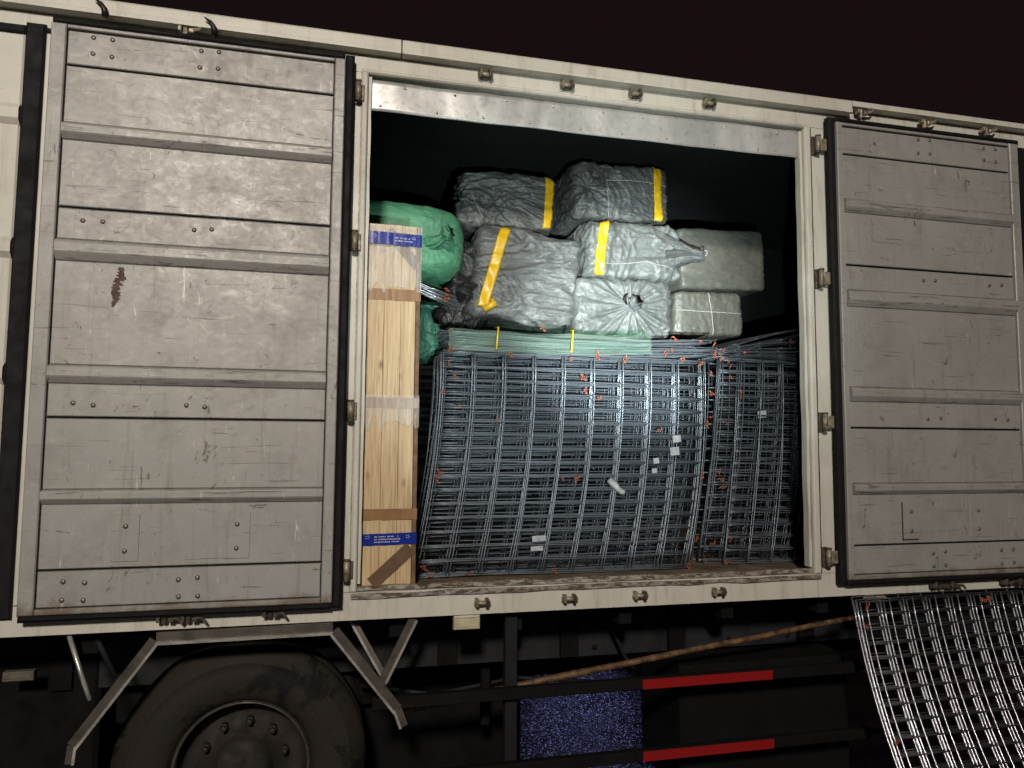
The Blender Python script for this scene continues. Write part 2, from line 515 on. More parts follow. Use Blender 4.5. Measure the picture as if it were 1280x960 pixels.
M = dict(
    white=white_paint('cream_paint'), rusty=white_paint('chipped_cream_paint', 0.42, 1.0, 0.62),
    edge=white_paint('worn_edge_paint', -0.36, 0.9),
    alu=door_metal('scuffed_aluminium'), alu_rib=door_metal('scuffed_rib_aluminium', True), rubber=rubber_mat(), galv=galvanised_sheet(),
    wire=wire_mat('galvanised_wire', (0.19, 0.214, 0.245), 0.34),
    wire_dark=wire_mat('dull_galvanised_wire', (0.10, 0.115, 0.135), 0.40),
    wire_cross=wire_mat('shaded_cross_wire', (0.165, 0.190, 0.222), 0.42),  # copy of the wire, how cross wires catch light is in its colour
    wire_cross_shade=wire_mat('deep_shaded_cross_wire', (0.055, 0.055, 0.06), 0.5),  # shaded copy of the bright wire, dimness of cross wires put into colour
    wire_bright=wire_mat('bright_galvanised_wire', (0.62, 0.62, 0.66), 0.30, 0.92),
    wood=wood_mat(),
    rivet=simple('rivet_steel', (0.22, 0.20, 0.18), 0.45, 0.6, 0.5, 60),
    hinge=simple('grimy_hinge_steel', (0.42, 0.36, 0.26), 0.5, 0.35, 0.85, 38, 0.4),
    grime=simple('greasy_latch_steel', (0.16, 0.135, 0.10), 0.42, 0.5, 0.85, 55, 0.5),
    hook=simple('dark_hook_steel', (0.02, 0.02, 0.02), 0.45, 0.5, 0.4, 40),
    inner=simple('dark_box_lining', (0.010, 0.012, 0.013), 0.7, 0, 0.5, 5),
    floor=simple('dirty_plywood_floor', (0.20, 0.145, 0.085), 0.8, 0, 0.75, 9, 0.4),
    chassis=simple('black_chassis_paint', (0.0035, 0.0035, 0.004), 0.8, 0.0, 0.5, 8, 0.15, 0.2),
    chassis_grey=simple('dusty_chassis_rail', (0.021, 0.022, 0.025), 0.7, 0.0, 0.6, 7, 0.15, 0.25),
    chassis_dull=simple('dull_black_bracket', (0.014, 0.014, 0.016), 0.7, 0.0, 0.6, 7, 0.15, 0.25),
    stainless=simple('stained_stainless', (0.66, 0.63, 0.57), 0.28, 0.6, 0.6, 16, 0.15),
    bar_dull=simple('stained_guard_bar', (0.125, 0.108, 0.088), 0.45, 0.4, 0.7, 14, 0.2),
    red=simple('red_reflective_tape', (0.26, 0.004, 0.005), 0.45, 0, 0.25, 25, 0.05),
    bamboo=simple('weathered_bamboo', (0.20, 0.11, 0.042), 0.55, 0, 0.95, 26, 0.4),
    cream=simple('cream_plastic', (0.50, 0.45, 0.30), 0.4, 0, 0.3, 20),
    cream_dark=simple('dark_cream_plastic', (0.12, 0.105, 0.08), 0.6, 0, 0.5, 20),  # darker cream for the left marker lamp
    tyre=tyre_mat(),
    rim=simple('rusty_wheel_disc', (0.024, 0.018, 0.014), 0.8, 0.1, 0.7, 14, 0.5),
    nut=simple('muddy_wheel_nut', (0.04, 0.031, 0.024), 0.55, 0.4, 0.6, 40),
    tape_brown=simple('brown_parcel_tape', (0.30, 0.165, 0.075), 0.28, 0, 0.3, 20, 0.1),
    tape_dark=simple('dark_brown_tape', (0.15, 0.088, 0.05), 0.35, 0, 0.35, 20, 0.1),
    tape_blue=simple('blue_printed_tape', (0.012, 0.030, 0.26), 0.22, 0, 0.25, 18, 0.2),
    print=simple('white_print', (0.55, 0.58, 0.70), 0.4, 0, 0.4, 90, 0),
    batten=simple('raw_brown_batten', (0.19, 0.105, 0.055), 0.7, 0, 0.5, 20),
    sack_black=sack_mat('charcoal_woven_sack', (0.10, 0.106, 0.104), crinkle=0.55, rough=0.30),
    sack_grey=sack_mat('grey_woven_sack', (0.110, 0.118, 0.116), crinkle=0.55, rough=0.30),
    sack_silver=sack_mat('silver_woven_sack', (0.145, 0.158, 0.154), crinkle=0.5, rough=0.30),
    sack_dark=sack_mat('black_woven_sack', (0.022, 0.023, 0.024), crinkle=0.5, rough=0.4),
    sack_box=sack_mat('olive_grey_wrap', (0.125, 0.125, 0.107), sheen=0.15, crinkle=0.28, rough=0.45),
    sack_green=sack_mat('green_woven_sack', (0.095, 0.325, 0.185), sheen=0.0, crinkle=0.4, rough=0.5),
    sack_teal=sack_mat('teal_woven_sack', (0.055, 0.20, 0.145), sheen=0.0, crinkle=0.45, rough=0.5),
    yellow=simple('yellow_tape', (0.72, 0.44, 0.012), 0.32, 0, 0.22, 30, 0.12),
    string=simple('pale_string', (0.42, 0.42, 0.40), 0.7, 0, 0.3, 60),
    tie=simple('orange_plastic_tie', (0.40, 0.10, 0.040), 0.4, 0, 0.4, 60),
    paper=simple('white_paper_tag', (0.40, 0.415, 0.43), 0.6, 0, 0.45, 45),
    film=film_mat('clear_stretch_film', (0.97, 0.97, 0.95), 0.24, 0.20, (60, 46, 4.0), 1.0),
    film_green=film_mat('pale_green_film', (0.70, 0.90, 0.79), 0.11, 0.25, (2.5, 20, 110), 0.8),
    smear=simple('dark_red_smear', (0.075, 0.020, 0.014), 0.6, 0, 0.6, 30),
    cable=simple('black_cable', (0.012, 0.012, 0.013), 0.4, 0, 0.3, 30),
    asphalt=asphalt_mat(),
)

# ------------------------------------------------------------------ ground
GZ = -0.09
g = MB()
g.add([(-60, -60, GZ), (60, -60, GZ), (60, 60, GZ), (-60, 60, GZ)], [(0, 1, 2, 3)])
go = g.build('ground', M['asphalt'])
go['kind'] = 'structure'

# ================================================================== THE LORRY
truck = thing('box_truck', 'white box lorry with its side doors folded open at night', 'truck')
XL, XR = -4.2, 4.6          # how far the box runs
OX0, OX1, OZ0, OZ1 = 0.101, 2.247, 1.152, 3.355   # door opening

def tpart(name, mb, m, smooth=False, parent=truck):
    return mb.build(name, m, parent, smooth)

# roof gutter rail, in two lengths with a joint, the right length thinner
prof = [(-0.050, 3.436), (-0.050, 3.452), (-0.046, 3.456), (-0.046, 3.494), (-0.038, 3.503), (0.06, 3.520), (0.06, 3.436)]
tpart('roof_rail', MB().prism_x(prof, XL, 0.238), M['white'])
tpart('roof_rail', MB().prism_x(prof, 0.244, 2.497), M['white'])
prof2 = [(-0.050, 3.470), (-0.050, 3.496), (-0.040, 3.503), (0.06, 3.520), (0.06, 3.470)]
tpart('roof_rail', MB().prism_x(prof2, 2.500, XR), M['white'])
tpart('roof', MB().box(XL, XR, 0.062, 2.40, 3.46, 3.53), M['white'])
# header beam (behind the gutter), sill beam, posts
tpart('header_beam', MB().box(XL, 2.497, 0.0, 0.07, OZ1 + 0.002, 3.435), M['white'])
tpart('header_beam', MB().box(2.500, XR, 0.004, 0.07, OZ1 + 0.002, 3.469), M['white'])
tpart('sill_beam', MB().box(XL, 2.262, 0.0, 0.09, 1.040, OZ0 - 0.002), M['white'])
tpart('sill_beam', MB().box(2.265, XR, 0.0, 0.09, 1.040, OZ0 - 0.002), M['white'])
tpart('door_post', MB().box(-0.10, OX0, 0.0, 0.07, OZ0, OZ1), M['white'])
tpart('door_post', MB().box(OX1, 2.46, 0.0, 0.07, OZ0, OZ1), M['white'])
# raised frame bead round the opening
tpart('frame_bead', MB().box(OX0 - 0.024, OX0 + 0.003, -0.010, 0.010, OZ0, OZ1, 0.006), M['edge'])
tpart('frame_bead', MB().box(OX1 + 0.002, OX1 + 0.034, -0.010, 0.010, OZ0, OZ1, 0.006), M['edge'])
tpart('frame_bead', MB().box(OX0 - 0.024, 1.10, -0.009, 0.009, OZ1 - 0.004, OZ1 + 0.016, 0.006), M['edge'])
tpart('frame_bead', MB().box(1.104, OX1 + 0.034, -0.009, 0.009, OZ1 - 0.006, OZ1 + 0.013, 0.006), M['edge'])
# inner rubbing strips beside the jambs (chipped, rusty)
def ragged_strip(x0, x1, z0, z1, y0, y1, vertical, seed, amp=0.006):
    mb = MB()
    n = 60
    vs, fs = [], []
    for k in range(n + 1):
        t = k / n
        j0 = (noise.noise(Vector((t * 14, seed, 0.3))) ) * amp
        j1 = (noise.noise(Vector((t * 17, seed + 5.0, 1.3)))) * amp
        if vertical:
            z = z0 + (z1 - z0) * t
            a, b = x0 + j0, x1 + j1
            vs += [(a, y1, z), (a, y0, z), (b, y0, z), (b, y1, z)]
        else:
            x = x0 + (x1 - x0) * t
            a, b = z0 + j0, z1 + j1
            vs += [(x, y1, a), (x, y0, a), (x, y0, b), (x, y1, b)]
    for k in range(n):
        for i in range(4):
            fs.append((k * 4 + i, k * 4 + (i + 1) % 4, k * 4 + 4 + (i + 1) % 4, k * 4 + 4 + i))
    fs += [(3, 2, 1, 0), (n * 4, n * 4 + 1, n * 4 + 2, n * 4 + 3)]
    return mb.add(vs, fs)
tpart('jamb_strip', ragged_strip(OX1 - 0.018, OX1 - 0.004, OZ0 + 0.03, OZ1 - 0.02, 0.012, 0.05, True, 2.0, 0.004), M['edge'])
tpart('jamb_strip', ragged_strip(OX0 + 0.005, OX0 + 0.018, OZ0 + 0.03, OZ1 - 0.01, 0.012, 0.05, True, 7.0, 0.002), M['white'])
tpart('seam_sealant', ragged_strip(OX1 + 0.0345, OX1 + 0.040, OZ0, OZ1, -0.003, 0.001, True, 12.0, 0.003), M['grime'])
tpart('seam_sealant', ragged_strip(OX0 - 0.0275, OX0 - 0.0245, OZ0, OZ1, -0.002, 0.001, True, 13.0, 0.0015), M['hinge'])
# threshold: two rusty ridges with a groove between
tpart('threshold_ridge', ragged_strip(OX0 + 0.005, OX1 - 0.02, OZ0 + 0.001, OZ0 + 0.021, 0.012, 0.034, False, 3.0, 0.007), M['rusty'])
tpart('threshold_ridge', ragged_strip(OX0 - 0.02, OX1 + 0.03, OZ0 - 0.024, OZ0 - 0.006, -0.012, 0.010, False, 9.0, 0.006), M['rusty'])

# galvanised header plate across the top of the opening, a little dented
hp = MB()
nx, nz = 90, 8
vs, fs = [], []
for i in range(nx + 1):
    for j in range(nz + 1):
        x = OX0 + 0.006 + (OX1 - OX0 - 0.022) * i / nx
        z = 3.203 + 0.138 * j / nz
        d = noise.noise(Vector((x * 3.3, z * 4.0, 4.0))) * 0.008 + noise.noise(Vector((x * 9, z * 5.0, 9.0))) * 0.0025
        if j == 0:
            z += noise.noise(Vector((x * 4, 0, 2))) * 0.004
        if j == nz:
            z += noise.noise(Vector((x * 12, 3, 2))) * 0.003
        vs.append((x, 0.030 + d, z))
for i in range(nx):
    for j in range(nz):
        a = i * (nz + 1) + j
        fs.append((a, a + nz + 1, a + nz + 2, a + 1))
hp.add(vs, fs)
header_plate = hp.build('header_plate', M['galv'], truck, True)
sol = header_plate.modifiers.new('thick', 'SOLIDIFY'); sol.thickness = 0.002; sol.offset = 1

rivet_mesh = MB()
def dome(mb, r, h, n=10):
    prof = [(r, 0.0), (r * 0.92, -h * 0.55), (r * 0.6, -h * 0.9), (0.0001, -h)]
    return mb.lathe_y(prof, (0, 0, 0), n)
rm = dome(MB(), 0.0095, 0.006).mesh('rivet', True); rm.materials.append(M['rivet'])
rm2 = dome(MB(), 0.0055, 0.004).mesh('small_rivet', True); rm2.materials.append(M['stainless'])

def put(name, me, loc, parent, rot=None):
    o = bpy.data.objects.new(name, me)
    col.objects.link(o)
    o.parent = parent
    o.location = loc
    if rot:
        o.rotation_euler = rot
    return o

for k in range(10):
    x = 0.16 + k * 0.228
    put('rivet', rm2, (x + random.uniform(-.02, .02), 0.024, 3.226), header_plate)
    put('rivet', rm2, (min(2.22, x + 0.10 + random.uniform(-.03, .03)), 0.024, 3.318), header_plate)

# interior of the box
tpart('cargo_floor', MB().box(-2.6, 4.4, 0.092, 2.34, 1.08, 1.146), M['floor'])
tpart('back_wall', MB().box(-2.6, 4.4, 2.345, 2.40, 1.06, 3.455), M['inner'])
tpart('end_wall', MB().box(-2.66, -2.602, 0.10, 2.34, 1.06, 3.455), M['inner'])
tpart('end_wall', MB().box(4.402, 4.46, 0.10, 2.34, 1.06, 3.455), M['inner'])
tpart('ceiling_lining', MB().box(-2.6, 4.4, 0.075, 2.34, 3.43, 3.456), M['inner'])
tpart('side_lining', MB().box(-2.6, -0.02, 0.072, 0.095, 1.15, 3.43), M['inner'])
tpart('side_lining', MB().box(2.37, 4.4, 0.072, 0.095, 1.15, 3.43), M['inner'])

# the closed bays either side, mostly behind the folded doors
cd = part('closed_door', truck)
cdm = MB().box(-3.2, -1.2065, -0.012, 0.05, 1.125, 3.335, 0.006)
cdm.build('door_skin', M['white'], cd)
for z in (3.02, 2.50, 2.02, 1.56):
    MB().prism_x([(-0.012, z - 0.05), (-0.030, z - 0.028), (-0.030, z + 0.012), (-0.012, z + 0.034)], -3.2, -1.2068).build('rib', M['white'], cd)
MB().box(-1.205, -1.136, -0.018, 0.04, 1.105, 3.385, 0.008).build('rubber_seal', M['rubber'], cd)
MB().box(-3.2, -1.2062, -0.016, 0.04, 3.337, 3.372, 0.006).build('rubber_seal', M['rubber'], cd)
MB().box(-3.2, -1.2062, -0.016, 0.04, 1.100, 1.1235, 0.006).build('rubber_seal', M['rubber'], cd)
MB().box(-1.135, -1.0805, -0.008, 0.05, 1.153, 3.352, 0.004).build('door_stile', M['white'], cd)
MB().box(-1.080, -0.102, 0.012, 0.05, 1.153, 3.352).build('door_skin', M['white'], cd)
MB().box(-1.1355, -1.0805, -0.014, 0.05, 3.3535, 3.372, 0.004).build('rubber_seal', M['rubber'], cd)
cd2 = part('closed_door', truck)
MB().box(2.462, 3.55, 0.010, 0.05, 1.153, 3.352).build('door_skin', M['white'], cd2)
MB().box(3.552, 3.64, -0.014, 0.04, 1.12, 3.385, 0.008).build('rubber_seal', M['rubber'], cd2)
MB().box(3.642, 4.58, -0.010, 0.05, 1.153, 3.352, 0.006).build('door_skin', M['white'], cd2)

# ------------------------------------------------------------------ folded-back doors
FY = -0.055
def folded_door(x0, x1, hinge_right, rivcols, plates, seed):
    """inside face of a door laid back against the side of the box"""
    d = part('folded_door', truck)
    zt, zb = 3.372, 1.126
    s0, s1 = x0 + 0.058, x1 - 0.046            # inner edges of the stiles
    if not hinge_right:
        s0, s1 = x0 + 0.036, x1 - 0.058
    MB().box(x0 + 0.004, x1 - 0.004, -0.040, -0.014, zb + 0.004, zt - 0.004).build('door_core', M['hook'], d)
    MB().box(x0, s0 - 0.004, FY - 0.010, -0.016, zb, zt, 0.004).build('stile', M['alu'], d)
    MB().box(s1 + 0.004, x1, FY - 0.010, -0.016, zb, zt, 0.004).build('stile', M['alu'], d)
    MB().box(s0 - 0.002, s1 + 0.002, FY - 0.008, -0.016, 3.357, zt - 0.001, 0.003).build('top_rail', M['alu'], d)
    MB().box(s0 - 0.002, s1 + 0.002, FY - 0.010, -0.016, zb, 1.147, 0.004).build('bottom_rail', M['alu'], d)
    planks = [(3.350, 3.217), (3.208, 2.984), (2.915, 2.656), (2.646, 2.528), (2.443, 2.048),
              (1.975, 1.853), (1.844, 1.582), (1.525, 1.290), (1.281, 1.151)]
    for a, b in planks:
        k = 0.003
        MB().box(s0, s1, FY + random.uniform(-0.0008, 0.0008), -0.030, b, a, k).build('plank', M['alu'], d)
    for a, b in ((2.984, 2.915), (2.528, 2.443), (2.048, 1.975), (1.582, 1.525)):
        h = a - b
        prof = [(FY + 0.002, a - 0.001), (FY - 0.006, a - 0.003), (FY - 0.018, a - h * 0.12), (FY - 0.021, a - h * 0.22),
                (FY - 0.021, a - h * 0.60), (FY - 0.018, a - h * 0.68), (FY - 0.004, b + 0.004), (FY + 0.002, b + 0.001), (-0.03, b + 0.001), (-0.03, a - 0.001)]
        MB().prism_x(prof, s0, s1).build('rib', M['alu_rib'], d)
    # rubber seal round three edges, round-backed
    sp = 0.038
    def seal(a, b, r, w):
        return MB().tube([a, b], r, 10)
    hx = x1 + 0.019 if hinge_right else x0 - 0.019
    fx = x0 if hinge_right else x1
    MB().box(min(hx - 0.019, hx + 0.019) , hx + 0.019, FY - 0.002, -0.018, zb - 0.022, zt + 0.026, 0.010).build('rubber_seal', M['rubber'], d)
    e = 0.02 if hinge_right else 0.02
    xa, xb = (x0, x1 - 0.001) if hinge_right else (x0 + 0.001, x1 + 0.02)
    MB().box(xa, xb, FY - 0.004, -0.018, zt + 0.001, zt + 0.028, 0.010).build('rubber_seal', M['rubber'], d)
    MB().box(xa, xb, FY - 0.006, -0.018, zb - 0.026, zb - 0.001, 0.010).build('rubber_seal', M['rubber'], d)
    if not hinge_right:
        MB().box(x1 + 0.001, x1 + 0.022, FY + 0.006, -0.018, zb, zt, 0.006).build('rubber_seal', M['rubber'], d)
    # rivets
    pairs = [(3.332, 0), (3.264, 0), (2.599, 0), (1.899, 0), (1.240, 0), (1.176, 0)]
    for z, _ in pairs:
        for x in rivcols:
            put('rivet', rm, (x + random.uniform(-.003, .003), FY - 0.0005, z + random.uniform(-.004, .004)), d)
    for px in plates:
        MB().box(px - 0.048, px + 0.048, FY - 0.0035, FY + 0.004, 1.311, 1.486, 0.0012).build('cover_plate', M['alu'], d)
        for z in (1.442, 1.350):
            put('rivet', rm, (px, FY - 0.0036, z), d)
    return d

ld = folded_door(-1.101, 0.006, True, (-0.956, -0.887, -0.562, -0.493), (-0.755, -0.359), 1)
rd = folded_door(2.390, 3.504, False, (2.875, 2.949, 3.288, 3.362), (2.752, 3.152), 2)

# brown-red smear on the left door: an irregular thin patch of dried paint
sm = MB()
for k in range(26):
    t = k / 25
    cx = -0.812 - 0.030 * t + 0.006 * math.sin(9 * t)
    cz = 2.427 - 0.150 * t
    w = 0.006 + 0.026 * math.sin(math.pi * min(1, 0.15 + t * 0.8)) * (0.6 + 0.8 * random.random())
    off = random.uniform(-0.006, 0.006)
    sm.box(cx - w / 2 + off, cx + w / 2 + off, FY - 0.0016, FY + 0.001, cz - 0.0036, cz + 0.0022)
sm.build('paint_smear', M['smear'], ld)
# torn corner of tape on the right door's cover plate
t2 = MB().box(2.700, 2.704, FY - 0.0046, FY, 1.305, 1.49).box(2.7041, 2.79, FY - 0.0046, FY, 1.305, 1.309)
t2.build('torn_edge', M['smear'], rd)

# hinges: barrel, pin ends and two leaves
def hinge_part(x, z, side, right):
    h = part('hinge', truck)
    MB().tube([(x, -0.030, z - 0.036), (x, -0.030, z + 0.036)], 0.013, 10).build('barrel', M['hinge'], h, True)
    MB().tube([(x, -0.030, z - 0.046), (x, -0.030, z - 0.0365)], 0.0145, 10).build('pin_head', M['grime'], h, True)
    MB().tube([(x, -0.030, z + 0.0365), (x, -0.030, z + 0.044)], 0.0145, 10).build('pin_head', M['grime'], h, True)
    if right:
        MB().box(x + 0.0132, x + 0.046, -0.036, -0.024, z - 0.032, z + 0.028, 0.002).build('leaf', M['hinge'], h)
        MB().box(x - 0.020, x + 0.004, -0.014, 0.004, z - 0.05, z + 0.045, 0.002).build('leaf', M['grime'], h)
    else:
        MB().box(x + 0.002, x + 0.026, -0.016, -0.001, z - 0.038, z + 0.034, 0.002).build('leaf', M['grime'], h)
    return h
for z in (3.258, 2.605, 1.893, 1.246):
    hinge_part(0.062, z, -1, False)
for z in (3.260, 2.584, 1.877, 1.232):
    hinge_part(2.306, z, 1, True)

# lock keepers on header and sill
def keeper(x, z, top):
    k = part('lock_keeper', truck)
    s = 1 if top else -1
    MB().box(x - 0.030, x + 0.030, -0.007, -0.0005, z - 0.022, z + 0.022, 0.002).build('base_plate', M['edge'], k)
    MB().box(x - 0.028, x - 0.016, -0.040, -0.0072, z - 0.016, z + 0.018, 0.003).build('cheek', M['hinge'], k)
    MB().box(x + 0.014, x + 0.026, -0.044, -0.0072, z - 0.016, z + 0.018, 0.003).build('cheek', M['grime'], k)
    MB().tube([(x - 0.034, -0.026, z), (x + 0.034, -0.026, z - 0.002)], 0.010, 8).build('pin', M['hinge'], k, True)
    MB().box(x - 0.015, x + 0.013, -0.018, -0.0072, z - 0.019, z - 0.004, 0.002).build('tongue', M['grime'], k)
for x in (0.614, 0.997, 1.333, 1.715):
    keeper(x, 3.402, True)
for x in (0.624, 1.011, 1.341, 1.728):
    keeper(x, 1.092, False)

# lock-rod ends of the folded doors, above and below them
def rod_end(x, z, d, up):
    s = 1 if up else -1
    mb = MB()
    mb.tube([(x, -0.030, z - s * 0.03), (x, -0.030, z + s * 0.012)], 0.010, 8)
    mb.box(x - 0.026, x - 0.012, -0.046, -0.020, z - 0.010, z + 0.012, 0.002)
    mb.box(x + 0.014, x + 0.034, -0.044, -0.022, z - 0.012, z + 0.006, 0.003)
    mb.tube([(x + 0.030, -0.036, z), (x + 0.052, -0.044, z + 0.002), (x + 0.066, -0.046, z + s * 0.016)], [0.008, 0.007, 0.004], 6)
    mb.build('lock_rod_end', M['hinge'] if up else M['grime'], d)
rod_end(2.944, 3.443, rd, True)
rod_end(3.336, 3.444, rd, True)
rod_end(2.56, 3.452, rd, True)
rod_end(-0.629, 3.424, ld, True)
rod_end(-0.612, 1.086, ld, False)
rod_end(-0.527, 1.084, ld, False)
rod_end(-0.23, 1.088, ld, False)
rod_end(2.908, 1.074, rd, False)
rod_end(3.004, 1.072, rd, False)
rod_end(3.337, 1.076, rd, False)
rod_end(3.422, 1.072, rd, False)
for x, z in ((-0.936, 3.452), (-0.532, 3.434)):
    pts = [(x + 0.020, -0.058, z - 0.030), (x + 0.017, -0.062, z - 0.004), (x + 0.004, -0.066, z + 0.018), (x - 0.022, -0.068, z + 0.036)]
    MB().tube(pts, [0.013, 0.012, 0.008, 0.0015], 8).build('lock_cam_hook', M['hook'], ld, True)

# marker lamps hung below the sill
def marker(x, z0, z1, y, m):
    k = part('marker_lamp', truck)
    MB().box(x - 0.056, x + 0.056, y - 0.024, y + 0.01, z0, z1, 0.004).build('lens', m, k)
    MB().box(x - 0.048, x + 0.048, y - 0.0275, y - 0.0245, z0 + 0.012, z0 + 0.030, 0.001).build('lens_bar', m, k)
    if y < 0.1:
        MB().box(x - 0.052, x + 0.058, y - 0.002, y + 0.008, z1 + 0.001, z1 + 0.022).build('bracket', M['edge'], k)
marker(0.562, 0.981, 1.026, 0.012, M['cream'])
marker(2.588, 1.000, 1.026, 0.012, M['cream'])
marker(-1.205, 0.800, 0.838, 0.30, M['cream_dark'])

# ------------------------------------------------------------------ under the box
und = part('chassis', truck)
for y in (0.46, 1.62):
    pr = [(y, 0.700), (y, 0.915), (y + 0.07, 0.915), (y + 0.07, 0.908), (y + 0.008, 0.908), (y + 0.008, 0.707), (y + 0.07, 0.707), (y + 0.07, 0.700)]
    MB().prism_x(pr, -4.0, 4.4).build('frame_rail', M['chassis_grey'], und)
bolt_me = dome(MB(), 0.014, 0.010).mesh('bolt', True); bolt_me.materials.append(M['chassis'])
for x in (0.60, 0.95, 1.30, 1.52, 1.75, 2.05, 2.22, 2.40):
    put('bolt', bolt_me, (x, 0.459, random.choice((0.80, 0.84, 0.74))), und)
for x in (0.55, 1.16, 1.74, 2.5, -1.1, -1.6):
    MB().box(x - 0.045, x + 0.045, 0.425, 0.458, 0.71, 1.035).build('mounting_bracket', M['chassis'], und)
for x in (-0.9, 0.28, 0.80, 1.32, 1.84, 2.36, 2.9, 3.5):
    MB().box(x - 0.03, x + 0.03, 0.10, 2.30, 0.94, 1.035).build('cross_bearer', M['chassis'], und)
MB().tube([(0.20, 0.95, 0.50), (0.9, 0.95, 0.505), (1.35, 0.95, 0.51)], 0.042, 14).build('propeller_shaft', M['chassis_grey'], und, True)
MB().tube([(1.35, 0.95, 0.51), (4.2, 0.95, 0.52)], 0.034, 14).build('propeller_shaft', M['chassis'], und, True)
# added black box behind the guard rails, stands in for shaded ground
MB().box(1.67, 2.62, 0.26, 0.72, 0.08, 0.68, 0.01).build('shade_box_right', M['chassis'], und)
MB().box(-0.02, 0.985, 0.70, 1.5, 0.10, 0.46, 0.02).build('shade_box_left', M['chassis'], und)  # added black box, ends the lit patch of ground at its left
MB().box(-2.6, -0.95, 0.45, 0.8, 0.30, 0.86, 0.02).build('fuel_tank', M['chassis'], und)
for q in ([(0.30, 0.40, 0.98), (0.55, 0.38, 0.90), (0.90, 0.40, 0.94), (1.30, 0.39, 0.86), (1.70, 0.40, 0.95), (2.2, 0.41, 0.90)],
          [(1.30, 0.42, 1.02), (1.36, 0.38, 0.86), (1.42, 0.36, 0.72), (1.52, 0.40, 0.60)],
          [(0.15, 0.50, 0.62), (0.5, 0.48, 0.56), (0.9, 0.52, 0.60), (1.4, 0.50, 0.55)]):
    MB().tube(q, 0.009, 7).build('air_hose', M['chassis_grey'], und, True)
# side guard: posts, rails, red reflectors
sg = part('side_guard', truck)
MB().box(0.748, 0.802, 0.070, 0.110, 0.30, 1.037, 0.003).build('guard_post', M['chassis_dull'], sg)
MB().box(0.700, 0.738, 0.34, 0.38, 0.45, 0.698, 0.003).build('guard_post', M['chassis'], sg)
for (za, zb) in ((0.664, 0.712), (0.352, 0.400)):
    rl = MB().prism_x([(0.030, za + .004), (0.034, za), (0.066, za), (0.066, zb), (0.034, zb), (0.030, zb - .004)], 0.18, 3.4).build('guard_rail', M['chassis'], sg)
    MB().box(1.372, 2.028, 0.0265, 0.0295, za + 0.003, zb - 0.003).build('red_reflector', M['red'], sg)

# mudguard frame above the wheel: bright bent angle bars
mg = part('mudguard_frame', truck)
def abar(a, b, w=0.040, side=1):
    """pressed bar: dull web with a bright rolled lip along its inner edge"""
    a, b = Vector(a), Vector(b)
    d = (b - a).normalized()
    n_ = d.cross(Vector((0, -1, 0))).normalized() * side
    MB().bar(a, b, w, 0.010).build('bar', M['bar_dull'], mg)
    lip = [a + n_ * w * 0.5 + Vector((0, -0.006, 0)), b + n_ * w * 0.5 + Vector((0, -0.006, 0))]
    MB().bar(lip[0], lip[1], 0.010, 0.022).build('bar_lip', M['stainless'], mg)
abar((-0.640, -0.012, 1.014), (0.014, -0.012, 1.018), 0.040, 1)
abar((-0.648, -0.010, 1.006), (-0.912, -0.010, 0.640), 0.036, -1)
abar((-0.912, -0.0085, 0.640), (-0.918, -0.0085, 0.575), 0.030, -1)
abar((0.020, -0.010, 1.008), (0.280, -0.010, 0.680), 0.038, 1)
abar((0.280, -0.0085, 0.680), (0.306, -0.0085, 0.610), 0.032, 1)
abar((0.340, 0.030, 1.030), (0.216, 0.030, 0.780), 0.032, -1)
abar((0.090, 0.100, 1.030), (0.228, 0.060, 0.795), 0.022, 1)
MB().tube([(-0.95, 0.02, 1.03), (-0.89, 0.02, 0.85), (-0.868, 0.02, 0.79)], 0.009, 8).build('brace_rod', M['stainless'], mg, True)
MB().tube([(-0.895, 0.11, 1.02), (-0.81, 0.11, 0.85)], 0.011, 8).build('brace_rod', M['chassis_grey'], mg, True)
MB().box(-0.92, 0.30, 0.60, 0.62, 0.50, 1.03).build('splash_panel', M['chassis'], mg)

# wheel
WC = Vector((-0.338, 0.0, 0.412))
wh = part('wheel', truck)
def tyre(y0, parent, name='tyre'):
    pr = []
    R0, W = 0.505, 0.26
    prof = [(0.275, 0.045), (0.285, 0.022), (0.305, 0.012), (0.350, 0.000), (0.400, 0.002), (0.430, 0.010), (0.436, 0.006), (0.442, 0.012),
            (0.462, 0.022), (0.490, 0.046), (R0, 0.062), (R0, 0.085), (R0 - 0.012, 0.087), (R0 - 0.012, 0.095), (R0, 0.097), (R0, W - 0.06), (0.46, W - 0.02), (0.40, W), (0.30, W - 0.02), (0.275, W - 0.05)]
    return MB().lathe_y([(r, y) for r, y in prof], (WC.x, y0, WC.z), 96).build(name, M['tyre'], parent, True)
tyre(0.165, wh)
tyre(0.495, wh)
rim = MB().lathe_y([(0.276, 0.215), (0.276, 0.205), (0.262, 0.205), (0.258, 0.215), (0.255, 0.265), (0.245, 0.300), (0.205, 0.318), (0.170, 0.300), (0.120, 0.285), (0.112, 0.240), (0.100, 0.215), (0.085, 0.205), (0.0001, 0.200)],
                   (WC.x, 0, WC.z), 64).build('rim', M['rim'], wh, True)
MB().lathe_y([(0.262, 0.204), (0.268, 0.196), (0.270, 0.200), (0.266, 0.207)], (WC.x, 0, WC.z), 64).build('rim_flange', M['bar_dull'], wh, True)
nut_me = MB()
nut_me.lathe_y([(0.017, 0.0), (0.017, -0.030), (0.012, -0.034), (0.011, -0.050), (0.0001, -0.052)], (0, 0, 0), 8)
nut_me = nut_me.mesh('wheel_nut'); nut_me.materials.append(M['nut'])
for k in range(10):
    a = 2 * math.pi * k / 10 + 0.2
    put('wheel_nut', nut_me, (WC.x + 0.168 * math.cos(a), 0.300, WC.z + 0.168 * math.sin(a)), wh)
